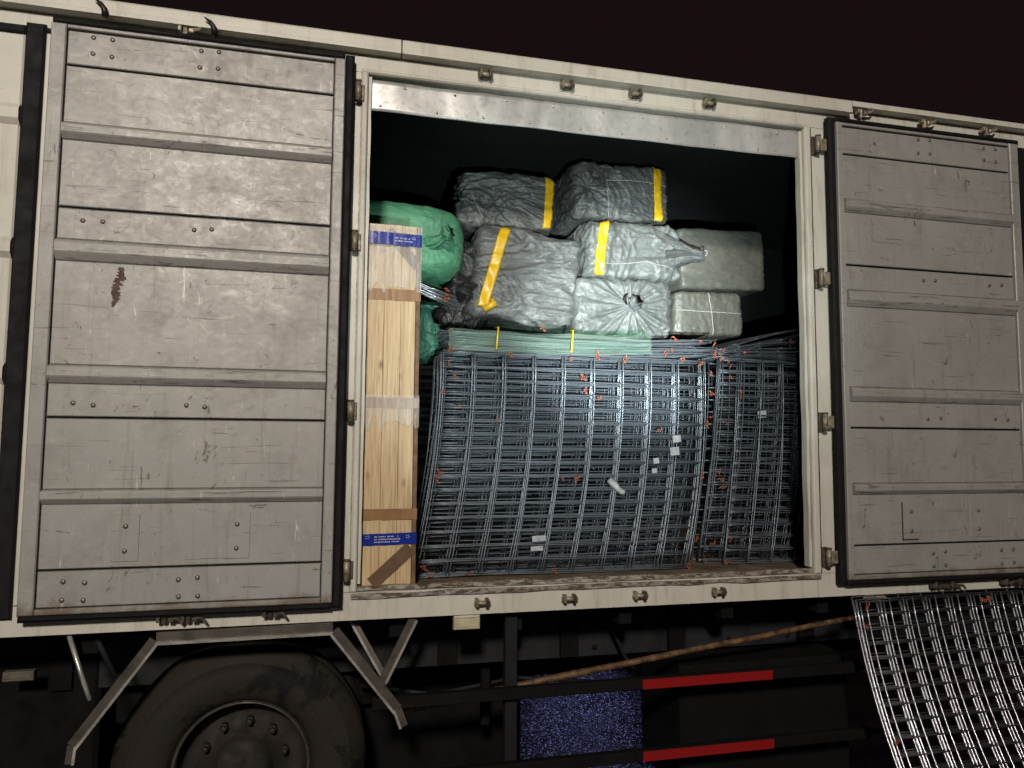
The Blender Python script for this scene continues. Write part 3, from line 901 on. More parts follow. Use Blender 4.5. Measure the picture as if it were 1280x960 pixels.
# raised sidewall marks on the right of the tyre (worn past reading)
lt = MB()
for k in range(9):
    a = R(8 + k * 4.2)
    for r, h in ((0.352, 0.018), (0.378, 0.012)):
        if random.random() < 0.75:
            c = Vector((WC.x + r * math.cos(a), 0.1645, WC.z + r * math.sin(a)))
            lt.bar(c + Vector((0, 0, -h / 2)), c + Vector((0.003, 0, h / 2)), random.uniform(0.005, 0.012), 0.006)
lt.build('sidewall_marks', M['rim'], wh)['kind'] = 'stuff'

# ================================================================== WIRE MESH BUNDLES
def wire_panel(pos, nu, nv, us, vs_, r, mb=None, n=5, segu=12, segv=12, skip=0.0):
    """welded grid: wires along v at nu stations, wires along u at nv stations; pos(u, v, d) gives a point, d is depth off the sheet"""
    mb = mb or MB()
    u0, u1 = us
    first = len(mb.f)
    v0, v1 = vs_
    for i in range(nu):
        u = u0 + (u1 - u0) * i / (nu - 1)
        mb.tube([pos(u, v0 + (v1 - v0) * k / segv, 0) for k in range(segv + 1)], r, n)
    mb.split = len(mb.f)
    for j in range(nv):
        v = v0 + (v1 - v0) * j / (nv - 1)
        mb.tube([pos(u0 + (u1 - u0) * k / segu, v, r * 1.9) for k in range(segu + 1)], r, n)
    return mb


def tie_mesh(seed):
    rnd = random.Random(seed)
    mb = MB()
    pts = []
    for k in range(15):
        a = k / 14 * math.pi * 2.6
        pts.append((0.011 * math.cos(a), -0.004 + 0.008 * math.sin(a) * 0.6, 0.010 * math.sin(a) + 0.002 * k / 14))
    mb.tube(pts, 0.0032, 5)
    for _ in range(rnd.choice((1, 2, 2))):
        a = rnd.uniform(0, 6.28)
        l = rnd.uniform(0.018, 0.040)
        p1 = Vector((math.cos(a) * 0.006, -0.010, math.sin(a) * 0.006))
        p2 = p1 + Vector((math.cos(a) * l * 0.5, -0.006, math.sin(a) * l * 0.5 + 0.004))
        p3 = p1 + Vector((math.cos(a + 0.5) * l, -0.002, math.sin(a + 0.5) * l))
        mb.tube([p1, p2, p3], [0.0042, 0.0048, 0.003], 5)
    me = mb.mesh('tie', True)
    me.materials.append(M['tie'])
    return me
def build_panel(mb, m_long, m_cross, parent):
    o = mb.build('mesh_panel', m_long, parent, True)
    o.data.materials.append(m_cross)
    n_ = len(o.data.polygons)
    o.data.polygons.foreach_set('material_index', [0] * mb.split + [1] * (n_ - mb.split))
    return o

TIES = [tie_mesh(k) for k in range(6)]


def put_ties(spots, parent):
    b = base_of(parent)
    for p in spots:
        o = put('wire_tie', random.choice(TIES), Vector(p) - b, parent, (random.uniform(-.5, .5), random.uniform(0, 6.28), random.uniform(-.4, .4)))
        s = random.uniform(0.45, 0.75)
        o.scale = (s, s, s)

def upright_bundle(name, label, x0, x1, z0, z1, nu, nv, layers, ytop, dy, shear, seed, mats, spread=0.03, base=None, bow=0.03, front=5, lean=0.02):
    rnd = random.Random(seed)
    t = thing(name, label, 'wire mesh', base or ((x0 + x1) / 2, ytop, 1.146))
    y = ytop
    for k in range(layers):
        near = k < front
        ox = rnd.uniform(-0.007, 0.007) if near else rnd.uniform(-spread, spread) * 0.6
        oz = rnd.uniform(-0.006, 0.004) if near else -(((k - front) * 0.0235) % 0.062) + rnd.uniform(-0.004, 0.004)
        bw = bow + rnd.uniform(-0.012, 0.012) * (1 if near else 2)
        sh = shear + rnd.uniform(-0.012, 0.012) * (1 if near else 2)
        tw = rnd.uniform(-0.006, 0.006) * (1 if near else 2.4)
        ph = rnd.uniform(0, 6)
        yk = y
        y += 0.011 if near else dy
        def pos(u, v, d, ox=ox, oz=oz, bw=bw, sh=sh, tw=tw, yk=yk, ph=ph):
            s = 1 - v                                  # 0 at top, 1 at bottom
            x = x0 + (x1 - x0) * u + ox + sh * s ** 1.7 + bw * math.sin(math.pi * s) * (0.3 + 0.7 * u)
            z = z0 + (z1 - z0) * v + oz + tw * (u - 0.5) + 0.004 * math.sin(5 * u + ph)
            y = yk - lean * s * s + 0.03 * math.sin(math.pi * s) + d + 0.006 * math.sin(7 * u + ph) + 0.01 * math.sin(4 * s + ph)
            return Vector((x, y, max(z, 1.150)))
        mb = wire_panel(pos, nu, nv, (0, 1), (0, 1), 0.0029, segu=14, segv=12)
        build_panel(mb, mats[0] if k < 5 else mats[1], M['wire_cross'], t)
    return t

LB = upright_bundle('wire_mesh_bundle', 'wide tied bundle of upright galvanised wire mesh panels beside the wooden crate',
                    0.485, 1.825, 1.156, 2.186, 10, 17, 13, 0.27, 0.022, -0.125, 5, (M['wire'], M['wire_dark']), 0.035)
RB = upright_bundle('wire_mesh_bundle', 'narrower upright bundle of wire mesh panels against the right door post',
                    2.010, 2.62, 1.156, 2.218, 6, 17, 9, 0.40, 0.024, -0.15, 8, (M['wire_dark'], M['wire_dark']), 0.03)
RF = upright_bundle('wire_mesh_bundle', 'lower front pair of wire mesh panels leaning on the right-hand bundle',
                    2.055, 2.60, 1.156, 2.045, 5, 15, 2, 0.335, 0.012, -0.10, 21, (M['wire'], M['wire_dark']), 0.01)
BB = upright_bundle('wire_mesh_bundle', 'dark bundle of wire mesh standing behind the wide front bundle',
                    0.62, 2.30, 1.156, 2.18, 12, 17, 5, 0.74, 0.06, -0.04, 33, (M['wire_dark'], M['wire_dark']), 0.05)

put_ties([(0.50, 0.17, 2.185), (0.495, 0.16, 2.12), (0.53, 0.17, 2.06), (0.47, 0.16, 1.99), (0.56, 0.24, 1.93),
          (0.465, 0.20, 1.63), (0.455, 0.19, 1.60), (1.06, 0.24, 1.60), (1.13, 0.24, 1.595), (0.41, 0.24, 1.20), (0.44, 0.24, 1.165),
          (0.80, 0.24, 2.185), (1.10, 0.24, 2.17), (1.24, 0.24, 2.19), (1.38, 0.24, 2.18), (1.70, 0.25, 2.19), (1.80, 0.25, 2.17),
          (1.852, 0.25, 2.12), (1.857, 0.25, 2.02), (1.845, 0.25, 1.90), (1.82, 0.24, 1.86), (1.76, 0.24, 1.30), (1.71, 0.24, 1.165),
          (1.16, 0.23, 2.08), (1.17, 0.23, 2.02), (1.24, 0.23, 1.98), (1.56, 0.24, 1.83), (0.62, 0.24, 1.165), (1.02, 0.24, 1.17),
          (1.78, 0.22, 1.60), (0.74, 0.22, 1.87)], LB)
put_ties([(1.97, 0.36, 2.21), (2.00, 0.36, 2.25), (2.02, 0.36, 2.20), (2.03, 0.37, 2.17), (2.035, 0.37, 2.12),
          (2.01, 0.37, 1.87), (1.96, 0.37, 1.62), (1.98, 0.37, 1.54), (1.90, 0.36, 1.25), (1.86, 0.36, 1.17), (1.975, 0.37, 1.58)], RB)
put_ties([(2.065, 0.32, 2.045), (2.06, 0.32, 2.01), (1.98, 0.31, 1.27), (1.96, 0.31, 1.17), (2.36, 0.31, 1.17)], RF)

# paper tags wired to the panels
def tag_part(x, y, z, w, h, parent, rz=0.1):
    MB().bar((x - w / 2, y, z - rz * w / 2), (x + w / 2, y, z + rz * w / 2), h, 0.0015).build('paper_tag', M['paper'], parent)
tag_part(1.665, 0.258, 1.790, 0.044, 0.034, LB)
tag_part(1.655, 0.262, 1.728, 0.048, 0.040, LB)
tag_part(1.565, 0.285, 1.68, 0.030, 0.028, LB)
tag_part(1.555, 0.285, 1.63, 0.028, 0.022, LB)
tag_part(0.945, 0.236, 1.318, 0.066, 0.026, LB, 0.05)
tag_part(0.935, 0.236, 1.272, 0.060, 0.022, LB, 0.05)
tag_part(2.215, 0.365, 1.925, 0.050, 0.036, RB)
# pale broken tube end caught between the panels
wt = MB()
wt.tube([(1.325, 0.31, 1.585), (1.350, 0.290, 1.555), (1.368, 0.275, 1.532)], [0.017, 0.018, 0.013], 10)
wt.tube([(1.368, 0.275, 1.532), (1.388, 0.262, 1.524)], [0.016, 0.011], 8)
tag(wt.build('plastic_tube', M['paper'], None, True), 'short white plastic tube caught inside the wide wire mesh bundle', 'tube')
# coil of black cable behind the mesh
cb = MB()
pts = []
for k in range(160):
    a = k / 160 * math.pi * 2 * 6
    rr = 0.16 + 0.025 * math.sin(a * 0.37)
    pts.append((1.20 + rr * math.cos(a), 0.62 + 0.03 * math.sin(a * 1.7) , 1.56 + rr * 0.75 * math.sin(a)))
cb.tube(pts, 0.012, 6)
tag(cb.build('cable_coil', M['cable'], None, True), 'black cable coil hanging in the dark behind the wire mesh', 'cable')

# flat stacks lying over the upright bundles
def flat_bundle(label, xa, xb, sag, zl0, zl1, zr0, zr1, layers, y0, y1, nu, nv, seed, m, tie_spots):
    rnd = random.Random(seed)
    t = thing('flat_mesh_stack', label, 'wire mesh', ((xa + xb) / 2, (y0 + y1) / 2, min(zl0, zr0)))
    for k in range(layers):
        f = k / (layers - 1)
        a = zl0 + (zl1 - zl0) * f + rnd.uniform(-.004, .004)
        b = zr0 + (zr1 - zr0) * f + rnd.uniform(-.006, .006)
        ox = rnd.uniform(-0.03, 0.03)
        oy = rnd.uniform(-0.02, 0.02)
        ph = rnd.uniform(0, 6)
        def pos(u, v, d, a=a, b=b, ox=ox, oy=oy, ph=ph):
            return Vector((xa + (xb - xa) * u + ox, y0 + (y1 - y0) * v + oy, a + (b - a) * u + 0.010 * math.sin(5 * u + ph) - 0.022 * math.sin(math.pi * u) * sag - d * 0.7 + 0.02 * v))
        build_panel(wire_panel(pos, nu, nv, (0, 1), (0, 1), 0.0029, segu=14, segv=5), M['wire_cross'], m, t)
    put_ties(tie_spots, t)
    return t
FL = flat_bundle('flat stack of wire mesh sheets lying under the bales in greenish wrap', 0.50, 1.885, 0.6, 2.205, 2.285, 2.225, 2.290, 9, 0.27, 0.95, 12, 12, 3, M['wire'],
                 [(0.52, 0.25, 2.29), (0.97, 0.25, 2.305), (1.66, 0.25, 2.285), (1.64, 0.25, 2.24), (1.80, 0.25, 2.285), (1.87, 0.25, 2.27), (1.875, 0.25, 2.22), (1.60, 0.25, 2.22)])
FR = flat_bundle('dark flat stack of wire mesh sheets rising towards the right door post', 1.95, 2.72, 0.0, 2.225, 2.275, 2.255, 2.445, 8, 0.37, 0.95, 7, 12, 4, M['wire_dark'],
                 [(1.98, 0.34, 2.26), (2.10, 0.34, 2.25), (2.38, 0.34, 2.32), (2.375, 0.34, 2.29)])
# green film round the near edge, and yellow straps, parts of the flat stack
fm = MB()
nx, nz = 90, 14
vs, fs = [], []
for i in range(nx + 1):
    u = i / nx
    x = 0.505 + 1.02 * u
    sagz = -0.013 * math.sin(math.pi * u)
    lo = 2.196 + 0.012 * noise.noise(Vector((x * 6, 1, 0))) + 0.010 * u + sagz
    hi = 2.300 + 0.010 * noise.noise(Vector((x * 5, 4, 0))) + 0.010 * u + sagz
    for j in range(nz + 1):
        w = j / nz
        if w < 0.6:
            y, z = 0.238 + 0.012 * math.sin(math.pi * w / 0.6), lo + (hi - lo) * (w / 0.6)
        else:
            y, z = 0.238 + 0.5 * (w - 0.6), hi + 0.01 * (w - .6)
        y += 0.009 * noise.noise(Vector((x * 7, z * 40, 0)))
        z += 0.006 * noise.noise(Vector((x * 9, w * 6, 5)))
        xx = x + (0.03 * noise.noise(Vector((w * 5, 2, 2))) if i in (0, nx) else 0)
        vs.append((xx, y, z))
for i in range(nx):
    for j in range(nz):
        a = i * (nz + 1) + j
        fs.append((a, a + nz + 1, a + nz + 2, a + 1))
fm.add(vs, fs).build('wrapping_film', M['film_green'], FL, True)
for x in (0.735, 1.105):
    MB().tube([(x - 0.006, 0.222, 2.200), (x - 0.002, 0.220, 2.25), (x + 0.003, 0.222, 2.306), (x + 0.004, 0.30, 2.314)], 0.0045, 6).build('yellow_strap', M['yellow'], FL, True)

# thin bundle of rods/sheets by the green sack
RS = thing('wire_rod_bundle', 'small sloping bundle of bright steel wires between green sack and crate', 'wire rods', (0.40, 0.6, 2.42))
rnd = random.Random(3)
for k in range(30):
    f, g2 = (k % 10) / 9, k // 10
    za = 2.655 + 0.020 * f + rnd.uniform(-.006, .006)
    zb_ = 2.428 + 0.056 * f + rnd.uniform(-.004, .004)
    yy = 0.42 + 0.012 * g2 + rnd.uniform(-.004, .004)
    xb_ = 0.585 - 0.03 * f + rnd.uniform(-0.03, 0.012)
    q = [(0.06 + (xb_ - 0.06) * t, yy, za + (zb_ - za) * t - 0.012 * math.sin(math.pi * t)) for t in (0, .25, .5, .75, 1)]
    MB().tube(q, 0.0032, 6).build('rod', M['wire_bright'] if k % 3 else M['wire'], RS, True)
put_ties([(0.515, 0.405, 2.512), (0.52, 0.405, 2.485), (0.515, 0.405, 2.46)], RS)

# bundle leaning on the lorry outside
LO = thing('wire_mesh_bundle', 'bright wire mesh panels leaning outside against the lorry below the right door', 'wire mesh', (3.0, -0.45, -0.09))
rnd = random.Random(17)
for k in range(8):
    yk = -0.042 - 0.0072 * (7 - k)
    ox = (0.0, 0.0, 0.004, -0.004, 0.006, -0.006, 0.008, 0.038)[7 - k] + rnd.uniform(-0.004, 0.004) if k < 6 else rnd.uniform(-0.003, 0.003)
    oz = rnd.uniform(-0.012, 0.010)
    def pos(u, v, d, yk=yk, ox=ox, oz=oz):
        s = 1 - v
        return Vector((2.413 + 1.56 * u + ox, yk - 0.22 * s - 0.34 * s * s + d, GZ + 0.012 + 1.110 * v + oz * v + 0.006 * math.sin(3 * u)))
    build_panel(wire_panel(pos, 13, 19, (0, 1), (0, 1), 0.0033, segu=6, segv=14), M['wire_bright'], M['wire_cross_shade'], LO)
put_ties([(2.413, -0.145, 1.02), (2.405, -0.15, 0.93), (2.41, -0.31, 0.48), (3.06, -0.145, 1.025), (3.08, -0.145, 1.02), (3.10, -0.15, 1.03)], LO)

# bamboo pole pushed along under the box
bp = MB()
P0, P1 = Vector((0.30, 0.150, 0.612)), Vector((2.575, 0.150, 0.897))
n = 64
pts, rr = [], []
for k in range(n + 1):
    t = k / n
    p = P0.lerp(P1, t)
    p.z += 0.010 * math.sin(math.pi * t) * (1 - t) + 0.0012 * math.sin(23 * t)
    node = abs(((t * 9.0) % 1.0) - 0.5)
    pts.append(p)
    rr.append((0.0165 - 0.004 * t) * (1.10 if node > 0.46 else 1.0) * (1 + 0.04 * math.sin(40 * t)))
rr[0] *= 0.45
bp.tube(pts, rr, 12)
tag(bp.build('bamboo_pole', M['bamboo'], None, True), 'long brown bamboo pole wedged at a slant under the cargo box', 'pole')

# ================================================================== WOODEN CRATE
CX0, CX1, CY, CZ0, CZ1 = 0.124, 0.350, 0.060, 1.150, 2.713
cr = thing('wooden_crate', 'tall narrow pine crate wrapped in tape beside the left door post', 'crate', ((CX0 + CX1) / 2, 0.4, CZ0))
# boards of the near face
for a, b in ((CX0, 0.1945), (0.1952, 0.2665), (0.2672, CX1 - 0.020)):
    MB().box(a, b, CY + random.uniform(-.001, .001), CY + 0.018, CZ0 + random.uniform(0, .004), CZ1 - random.uniform(0, .006), 0.0015).build('board', M['wood'], cr)
MB().box(CX1 - 0.0185, CX1, CY - 0.002, CY + 0.060, CZ0, CZ1 - 0.002, 0.002).build('edge_batten', M['batten'], cr)
MB().box(CX1 - 0.016, CX1 - 0.004, CY + 0.061, 0.78, CZ0, CZ1 - 0.004).build('side_board', M['wood'], cr)
MB().box(CX0, CX0 + 0.016, CY + 0.019, 0.78, CZ0, CZ1 - 0.004).build('side_board', M['wood'], cr)
MB().box(CX0 + 0.017, CX1 - 0.017, CY + 0.019, 0.78, CZ1 - 0.022, CZ1 - 0.006).build('top_board', M['wood'], cr)
MB().box(CX0 + 0.017, CX1 - 0.017, 0.762, 0.78, CZ0, CZ1 - 0.024).build('back_board', M['wood'], cr)

def band(z0, z1, m, name='tape', slope=0.0, yo=0.0022, x0=CX0 - 0.001, x1=CX1 + 0.0015):
    n = 24
    vs, fs = [], []
    for k in range(n + 1):
        u = k / n
        x = x0 + (x1 - x0) * u
        j = 0.0025 * noise.noise(Vector((x * 30, z0 * 5, 1)))
        y = CY - 0.002 - yo + 0.0006 * noise.noise(Vector((x * 60, z0, 3)))
        vs += [(x, y, z0 + j + slope * u), (x, y, z1 + j * 0.5 + slope * u), (x, y + 0.0012, z1 + slope * u), (x, y + 0.0012, z0 + slope * u)]
    for k in range(n):
        for i in range(4):
            fs.append((k * 4 + i, k * 4 + (i + 1) % 4, k * 4 + 4 + (i + 1) % 4, k * 4 + 4 + i))
    return MB().add(vs, fs).build(name, m, cr)
band(2.378, 2.426, M['tape_brown'], 'brown_tape')
band(1.910, 1.954, M['tape_brown'], 'brown_tape')
band(1.436, 1.482, M['tape_brown'], 'brown_tape')
bt1 = band(2.621, 2.674, M['tape_blue'], 'blue_tape', -0.006, 0.0176)
bt2 = band(1.330, 1.378, M['tape_blue'], 'blue_tape', 0.004, 0.0046)

def diag(x0, z0, x1, z1, w, name, m, yo=0.0034):
    y = CY - 0.002 - yo
    d = Vector((x1 - x0, 0, z1 - z0)).normalized()
    s = Vector((-d.z, 0, d.x)) * (w / 2)
    a, b = Vector((x0, y, z0)), Vector((x1, y, z1))
    vs = [a - s, a + s, b + s, b - s]
    vs += [v + Vector((0, 0.001, 0)) for v in vs]
    return MB().add(vs, [(0, 1, 2, 3), (7, 6, 5, 4), (0, 4, 5, 1), (1, 5, 6, 2), (2, 6, 7, 3), (3, 7, 4, 0)]).build(name, m, cr)
diag(CX0 + 0.042, CZ0 + 0.022, CX1 - 0.022, 1.318, 0.056, 'diagonal_tape', M['tape_dark'])
diag(0.205, 2.684, CX1 - 0.012, 2.531, 0.046, 'diagonal_tape', M['tape_dark'])
# worn white print on the blue tapes: rows of tiny marks
def print_rows(parent, x0, x1, zs, slope, seed, yo=0.0046):
    rnd = random.Random(seed)
    mb = MB()
    y = CY - 0.002 - yo
    for z in zs:
        x = x0
        while x < x1:
            w = rnd.uniform(0.002, 0.0055)
            zz = z + slope * (x - CX0) / (CX1 - CX0)
            if rnd.random() < 0.85:
                mb.box(x, x + w, y - 0.0016, y - 0.0008, zz - 0.0022, zz + 0.0022)
            x += w + rnd.uniform(0.0008, 0.0022)
    for cx in (CX0 + 0.022, CX1 - 0.036):
        for k in range(5):
            a = k / 5 * 6.28
            mb.box(cx + 0.007 * math.cos(a) - 0.002, cx + 0.007 * math.cos(a) + 0.002, y - 0.0016, y - 0.0008,
                   zs[0] + 0.006 * math.sin(a) - 0.0014, zs[0] + 0.006 * math.sin(a) + 0.0014)
    mb.build('printed_marks', M['print'], parent)['kind'] = 'stuff'
print_rows(bt2, CX0 + 0.05, CX0 + 0.155, (1.365, 1.354, 1.343), 0.004, 3)
print_rows(bt1, CX0 + 0.11, CX1 - 0.03, (2.652, 2.640), -0.006, 5, 0.0176)

# clear film over the upper two thirds
def film_sheet(z0, z1, yo, name, rag=0.0):
    nx, nz = 26, 60
    vs, fs = [], []
    for i in range(nx + 1):
        for j in range(nz + 1):
            x = CX0 - 0.002 + (CX1 - CX0 + 0.004) * i / nx
            zlo = z0 + rag * (noise.noise(Vector((x * 34, 8, 1))) + 0.6 * noise.noise(Vector((x * 90, 3, 1))))
            z = zlo + (z1 - zlo) * j / nz
            y = CY - yo - 0.004 * abs(noise.noise(Vector((x * 70, 0, z * 6)))) - 0.002 * noise.noise(Vector((x * 25, 4, z * 3)))
            vs.append((x, y, z))
    for i in range(nx):
        for j in range(nz):
            a = i * (nz + 1) + j
            fs.append((a, a + nz + 1, a + nz + 2, a + 1))
    MB().add(vs, fs).build(name, M['film'], cr, True)
film_sheet(2.43, 2.706, 0.0125, 'stretch_film', 0.03)
film_sheet(1.845, 1.965, 0.0125, 'stretch_film', 0.05)

# ================================================================== BALES AND SACKS
def cube_grid(n):
    """welded cube surface with n cells a side, coords in [-1,1]"""
    idx, vs, fs = {}, [], []
    def vid(p):
        k = tuple(round(c * n) for c in p)
        if k not in idx:
            idx[k] = len(vs)
            vs.append(p)
        return idx[k]
    for ax in range(3):
        for sgn in (-1, 1):
            for i in range(n):
                for j in range(n):
                    q = []
                    for a, b in ((0, 0), (1, 0), (1, 1), (0, 1)):
                        p = [0, 0, 0]
                        p[ax] = float(sgn)
                        p[(ax + 1) % 3] = -1 + 2 * (i + a) / n
                        p[(ax + 2) % 3] = -1 + 2 * (j + b) / n
                        q.append(vid(tuple(p)))
                    if sgn < 0:
                        q.reverse()
                    fs.append(tuple(q))
    return vs, fs
CG = {n: cube_grid(n) for n in (40, 72)}


class Soft:
    """soft box: superellipsoid + folds; local frame rotated (tilt about y, turn about z) and placed"""
    def __init__(self, c, dims, tilt=0.0, turn=0.0, e=7.0, fold=0.012, foldscale=7.0, seed=0, aniso=(1, 1, 2.4), pleats=(), bulge=0.0, taper=0.0, fine=0.004):
        self.c = Vector(c); self.d = Vector(dims) / 2
        self.rot = Matrix.Rotation(turn, 3, 'Z') @ Matrix.Rotation(tilt, 3, 'Y')
        self.e, self.fold, self.fs, self.seed, self.aniso, self.pleats = e, fold, foldscale, seed, aniso, pleats
        self.bulge, self.taper, self.fine = bulge, taper, fine

    def local(self, p):
        e = self.e
        s = (abs(p[0]) ** e + abs(p[1]) ** e + abs(p[2]) ** e) ** (1 / e)
        q = Vector(p) / s
        nrm = Vector([math.copysign(abs(k) ** (e - 1), k) for k in q]).normalized()
        v = Vector((q.x * self.d.x, q.y * self.d.y, q.z * self.d.z))
        if self.bulge:
            v += nrm * self.bulge * (1 - min(1, (p[0] ** 2 + p[2] ** 2) / 2))
        if self.taper:
            k = 1 + self.taper * q.z
            v.x *= k
        sd = Vector((self.seed * 3.1, self.seed * 1.7, self.seed * 0.9))
        w = Vector((v.x * self.aniso[0], v.y * self.aniso[1], v.z * self.aniso[2])) * self.fs + sd
        w += Vector((noise.noise(w * 0.6), noise.noise(w * 0.6 + Vector((9, 2, 4))), noise.noise(w * 0.6 + Vector((3, 8, 1))))) * 0.9
        r1 = max(0.0, 1 - 3.4 * abs(noise.noise(w))) ** 1.6
        w2 = Vector((w.y * 0.7 + w.z * 0.9, w.x * 0.6, w.z * 0.55 - w.x * 1.5)) * 1.15 + Vector((5, 5, 5))
        r2 = max(0.0, 1 - 3.6 * abs(noise.noise(w2))) ** 1.6
        r3 = max(0.0, 1 - 3.0 * abs(noise.noise(w * 2.7 + Vector((2, 7, 1))))) ** 1.4
        h = self.fold * (0.75 * r1 + 0.65 * r2 + 0.40 * r3 - 0.45) + self.fold * 0.9 * noise.noise(v * 3.2 + sd)
        h += self.fine * (1 - 2 * abs(noise.noise(w * 5.1)))
        for (tp, cnt, amp, rad, dent) in self.pleats:
            t = Vector((tp[0] * self.d.x, tp[1] * self.d.y, tp[2] * self.d.z))
            ax = Vector(tp).normalized()
            dv = v - t
            dist = dv.length
            a1 = ax.orthogonal().normalized(); a2 = ax.cross(a1)
            ang = math.atan2(dv.dot(a2), dv.dot(a1))
            f = math.exp(-(dist / rad) ** 2) * min(1, dist / 0.02)
            h += amp * f * (math.sin(cnt * ang + 3 * noise.noise(v * 5 + sd)) + 0.5 * math.sin(cnt * 2.3 * ang + 1.0))
            h += -dent * math.exp(-(dist / (rad * 0.4)) ** 2)
        return v + nrm * h, nrm

    def world(self, p, off=0.0):
        v, n = self.local(p)
        return self.c + self.rot @ (v + n * off)

    def build(self, name, m, parent=None, n=40):
        vs, fs = CG[n]
        mb = MB()
        mb.add([self.world(p) for p in vs], fs)
        return mb.build(name, m, parent, True)

    def strip(self, name, m, parent, a, b, width, off=0.009, n=26, wrap=0.0):
        """strip on the -y face from a=(x,z) to b, in cube coords"""
        mb = MB()
        vs, fs = [], []
        a, b = Vector((a[0], 0, a[1])), Vector((b[0], 0, b[1]))
        d = (b - a)
        sx = width / 2 / self.d.x
        m_ = 6
        for k in range(n + 1):
            p = a + d * (k / n)
            for j in range(m_ + 1):
                s = -1 + 2 * j / m_
                q = (p.x + s * sx, -1.0, p.z)
                vs.append(self.world(q, off))
        for k in range(n):
            for j in range(m_):
                i = k * (m_ + 1) + j
                fs.append((i, i + 1, i + m_ + 2, i + m_ + 1))
        o = mb.add(vs, fs).build(name, m, parent, True)
        so = o.modifiers.new('thick', 'SOLIDIFY'); so.thickness = 0.0015
        return o

    def cord(self, name, m, parent, pts, r=0.0022, off=0.004):
        p = []
        for k in range(len(pts) - 1):
            for j in range(10):
                t = j / 10
                q = [pts[k][i] * (1 - t) + pts[k + 1][i] * t for i in range(3)]
                p.append(self.world(q, off))
        p.append(self.world(pts[-1], off))
        return MB().tube(p, r, 5).build(name, m, parent, True)


def neck(a, b, r0, r1, seed, lobes=7, n=14, amp=1.0):
    """gathered sack neck: fluted cone from a to b"""
    a, b = Vector(a), Vector(b)
    d = (b - a).normalized()
    s = d.orthogonal().normalized(); u = d.cross(s)
    vs, fs = [], []
    nn = 42
    for k in range(n + 1):
        t = k / n
        r = r0 * (1 - t) ** 1.3 + r1 * t
        if t > 0.7:
            r *= 1 + 1.1 * (t - 0.7) / 0.3
        c = a.lerp(b, t) + s * 0.012 * math.sin(3 * t + seed) + u * 0.01 * math.sin(4 * t)
        for j in range(nn):
            an = 2 * math.pi * j / nn
            q = r * (1 + amp * 0.28 * math.sin(lobes * an + seed + 2 * t) + amp * 0.15 * math.sin(lobes * 2 * an + seed * 2 + 3 * t))
            vs.append(c + s * q * math.cos(an) + u * q * math.sin(an))
    for k in range(n):
        for j in range(nn):
            fs.append((k * nn + j, k * nn + (j + 1) % nn, (k + 1) * nn + (j + 1) % nn, (k + 1) * nn + j))
    fs.append(tuple(range(n * nn, n * nn + nn)))
    return MB().add(vs, fs)

BALES = 'wrapped bales stacked in the lorry'
# A upper left charcoal
t = thing('wrapped_bale', 'charcoal bale at upper left of the pile with yellow strip at its right end', 'bale', (0.92, 1.0, 2.95), BALES)
A = Soft((0.918, 0.99, 3.105), (0.545, 0.50, 0.315), tilt=R(1.5), turn=R(-4), e=11, fold=0.013, foldscale=4.4, seed=1, aniso=(1.0, 1, 2.0), pleats=(((-0.95, -0.7, 0.1), 9, 0.008, 0.16, 0.02),))
A.build('sack', M['sack_black'], t, 72)
A.strip('yellow_strip', M['yellow'], t, (0.86, 0.93), (0.84, -0.93), 0.052)
A.cord('string', M['string'], t, [(-0.72, -1, 0.05), (-0.62, -1, -0.35), (-0.5, -1, -0.75)])
# B big tilted
t = thing('wrapped_bale', 'large tilted charcoal bale with slanting yellow strip above the mesh stack', 'bale', (1.02, 0.95, 2.36), BALES)
B = Soft((1.012, 0.93, 2.660), (0.595, 0.58, 0.51), tilt=R(7), turn=R(-5), e=11, fold=0.017, foldscale=3.6, seed=2, aniso=(0.9, 1, 2.6), taper=-0.02)
B.build('sack', M['sack_grey'], t, 72)
B.strip('yellow_strip', M['yellow'], t, (-0.52, 0.95), (-0.72, -0.80), 0.056)
MB().tube([B.world((-0.70, -1, -0.86), 0.006), B.world((-0.52, -1, -0.70), 0.006), B.world((-0.58, -1, -0.60), 0.006)], [0.02, 0.022, 0.012], 7).build('strip_tail', M['yellow'], t, True)
# C top centre
t = thing('wrapped_bale', 'topmost bale in the centre with yellow strip and crumpled left end', 'bale', (1.54, 0.93, 3.0), BALES)
Cb = Soft((1.540, 0.93, 3.180), (0.575, 0.55, 0.322), tilt=R(-1.2), turn=R(2), e=13, fold=0.011, foldscale=4.6, seed=3, aniso=(1.3, 1, 1.5), pleats=(((-0.72, -1, 0.1), 8, 0.010, 0.14, 0.02),))
Cb.build('sack', M['sack_black'], t, 72)
Cb.strip('yellow_strip', M['yellow'], t, (0.72, 0.95), (0.74, -0.95), 0.050)
Cb.cord('string', M['string'], t, [(-0.35, -1, 0.35), (-0.33, -1, -0.4), (-0.33, -1, -0.98)])
Cb.cord('string', M['string'], t, [(-0.35, -1, 0.38), (0.3, -1, 0.42), (0.98, -1, 0.34)])
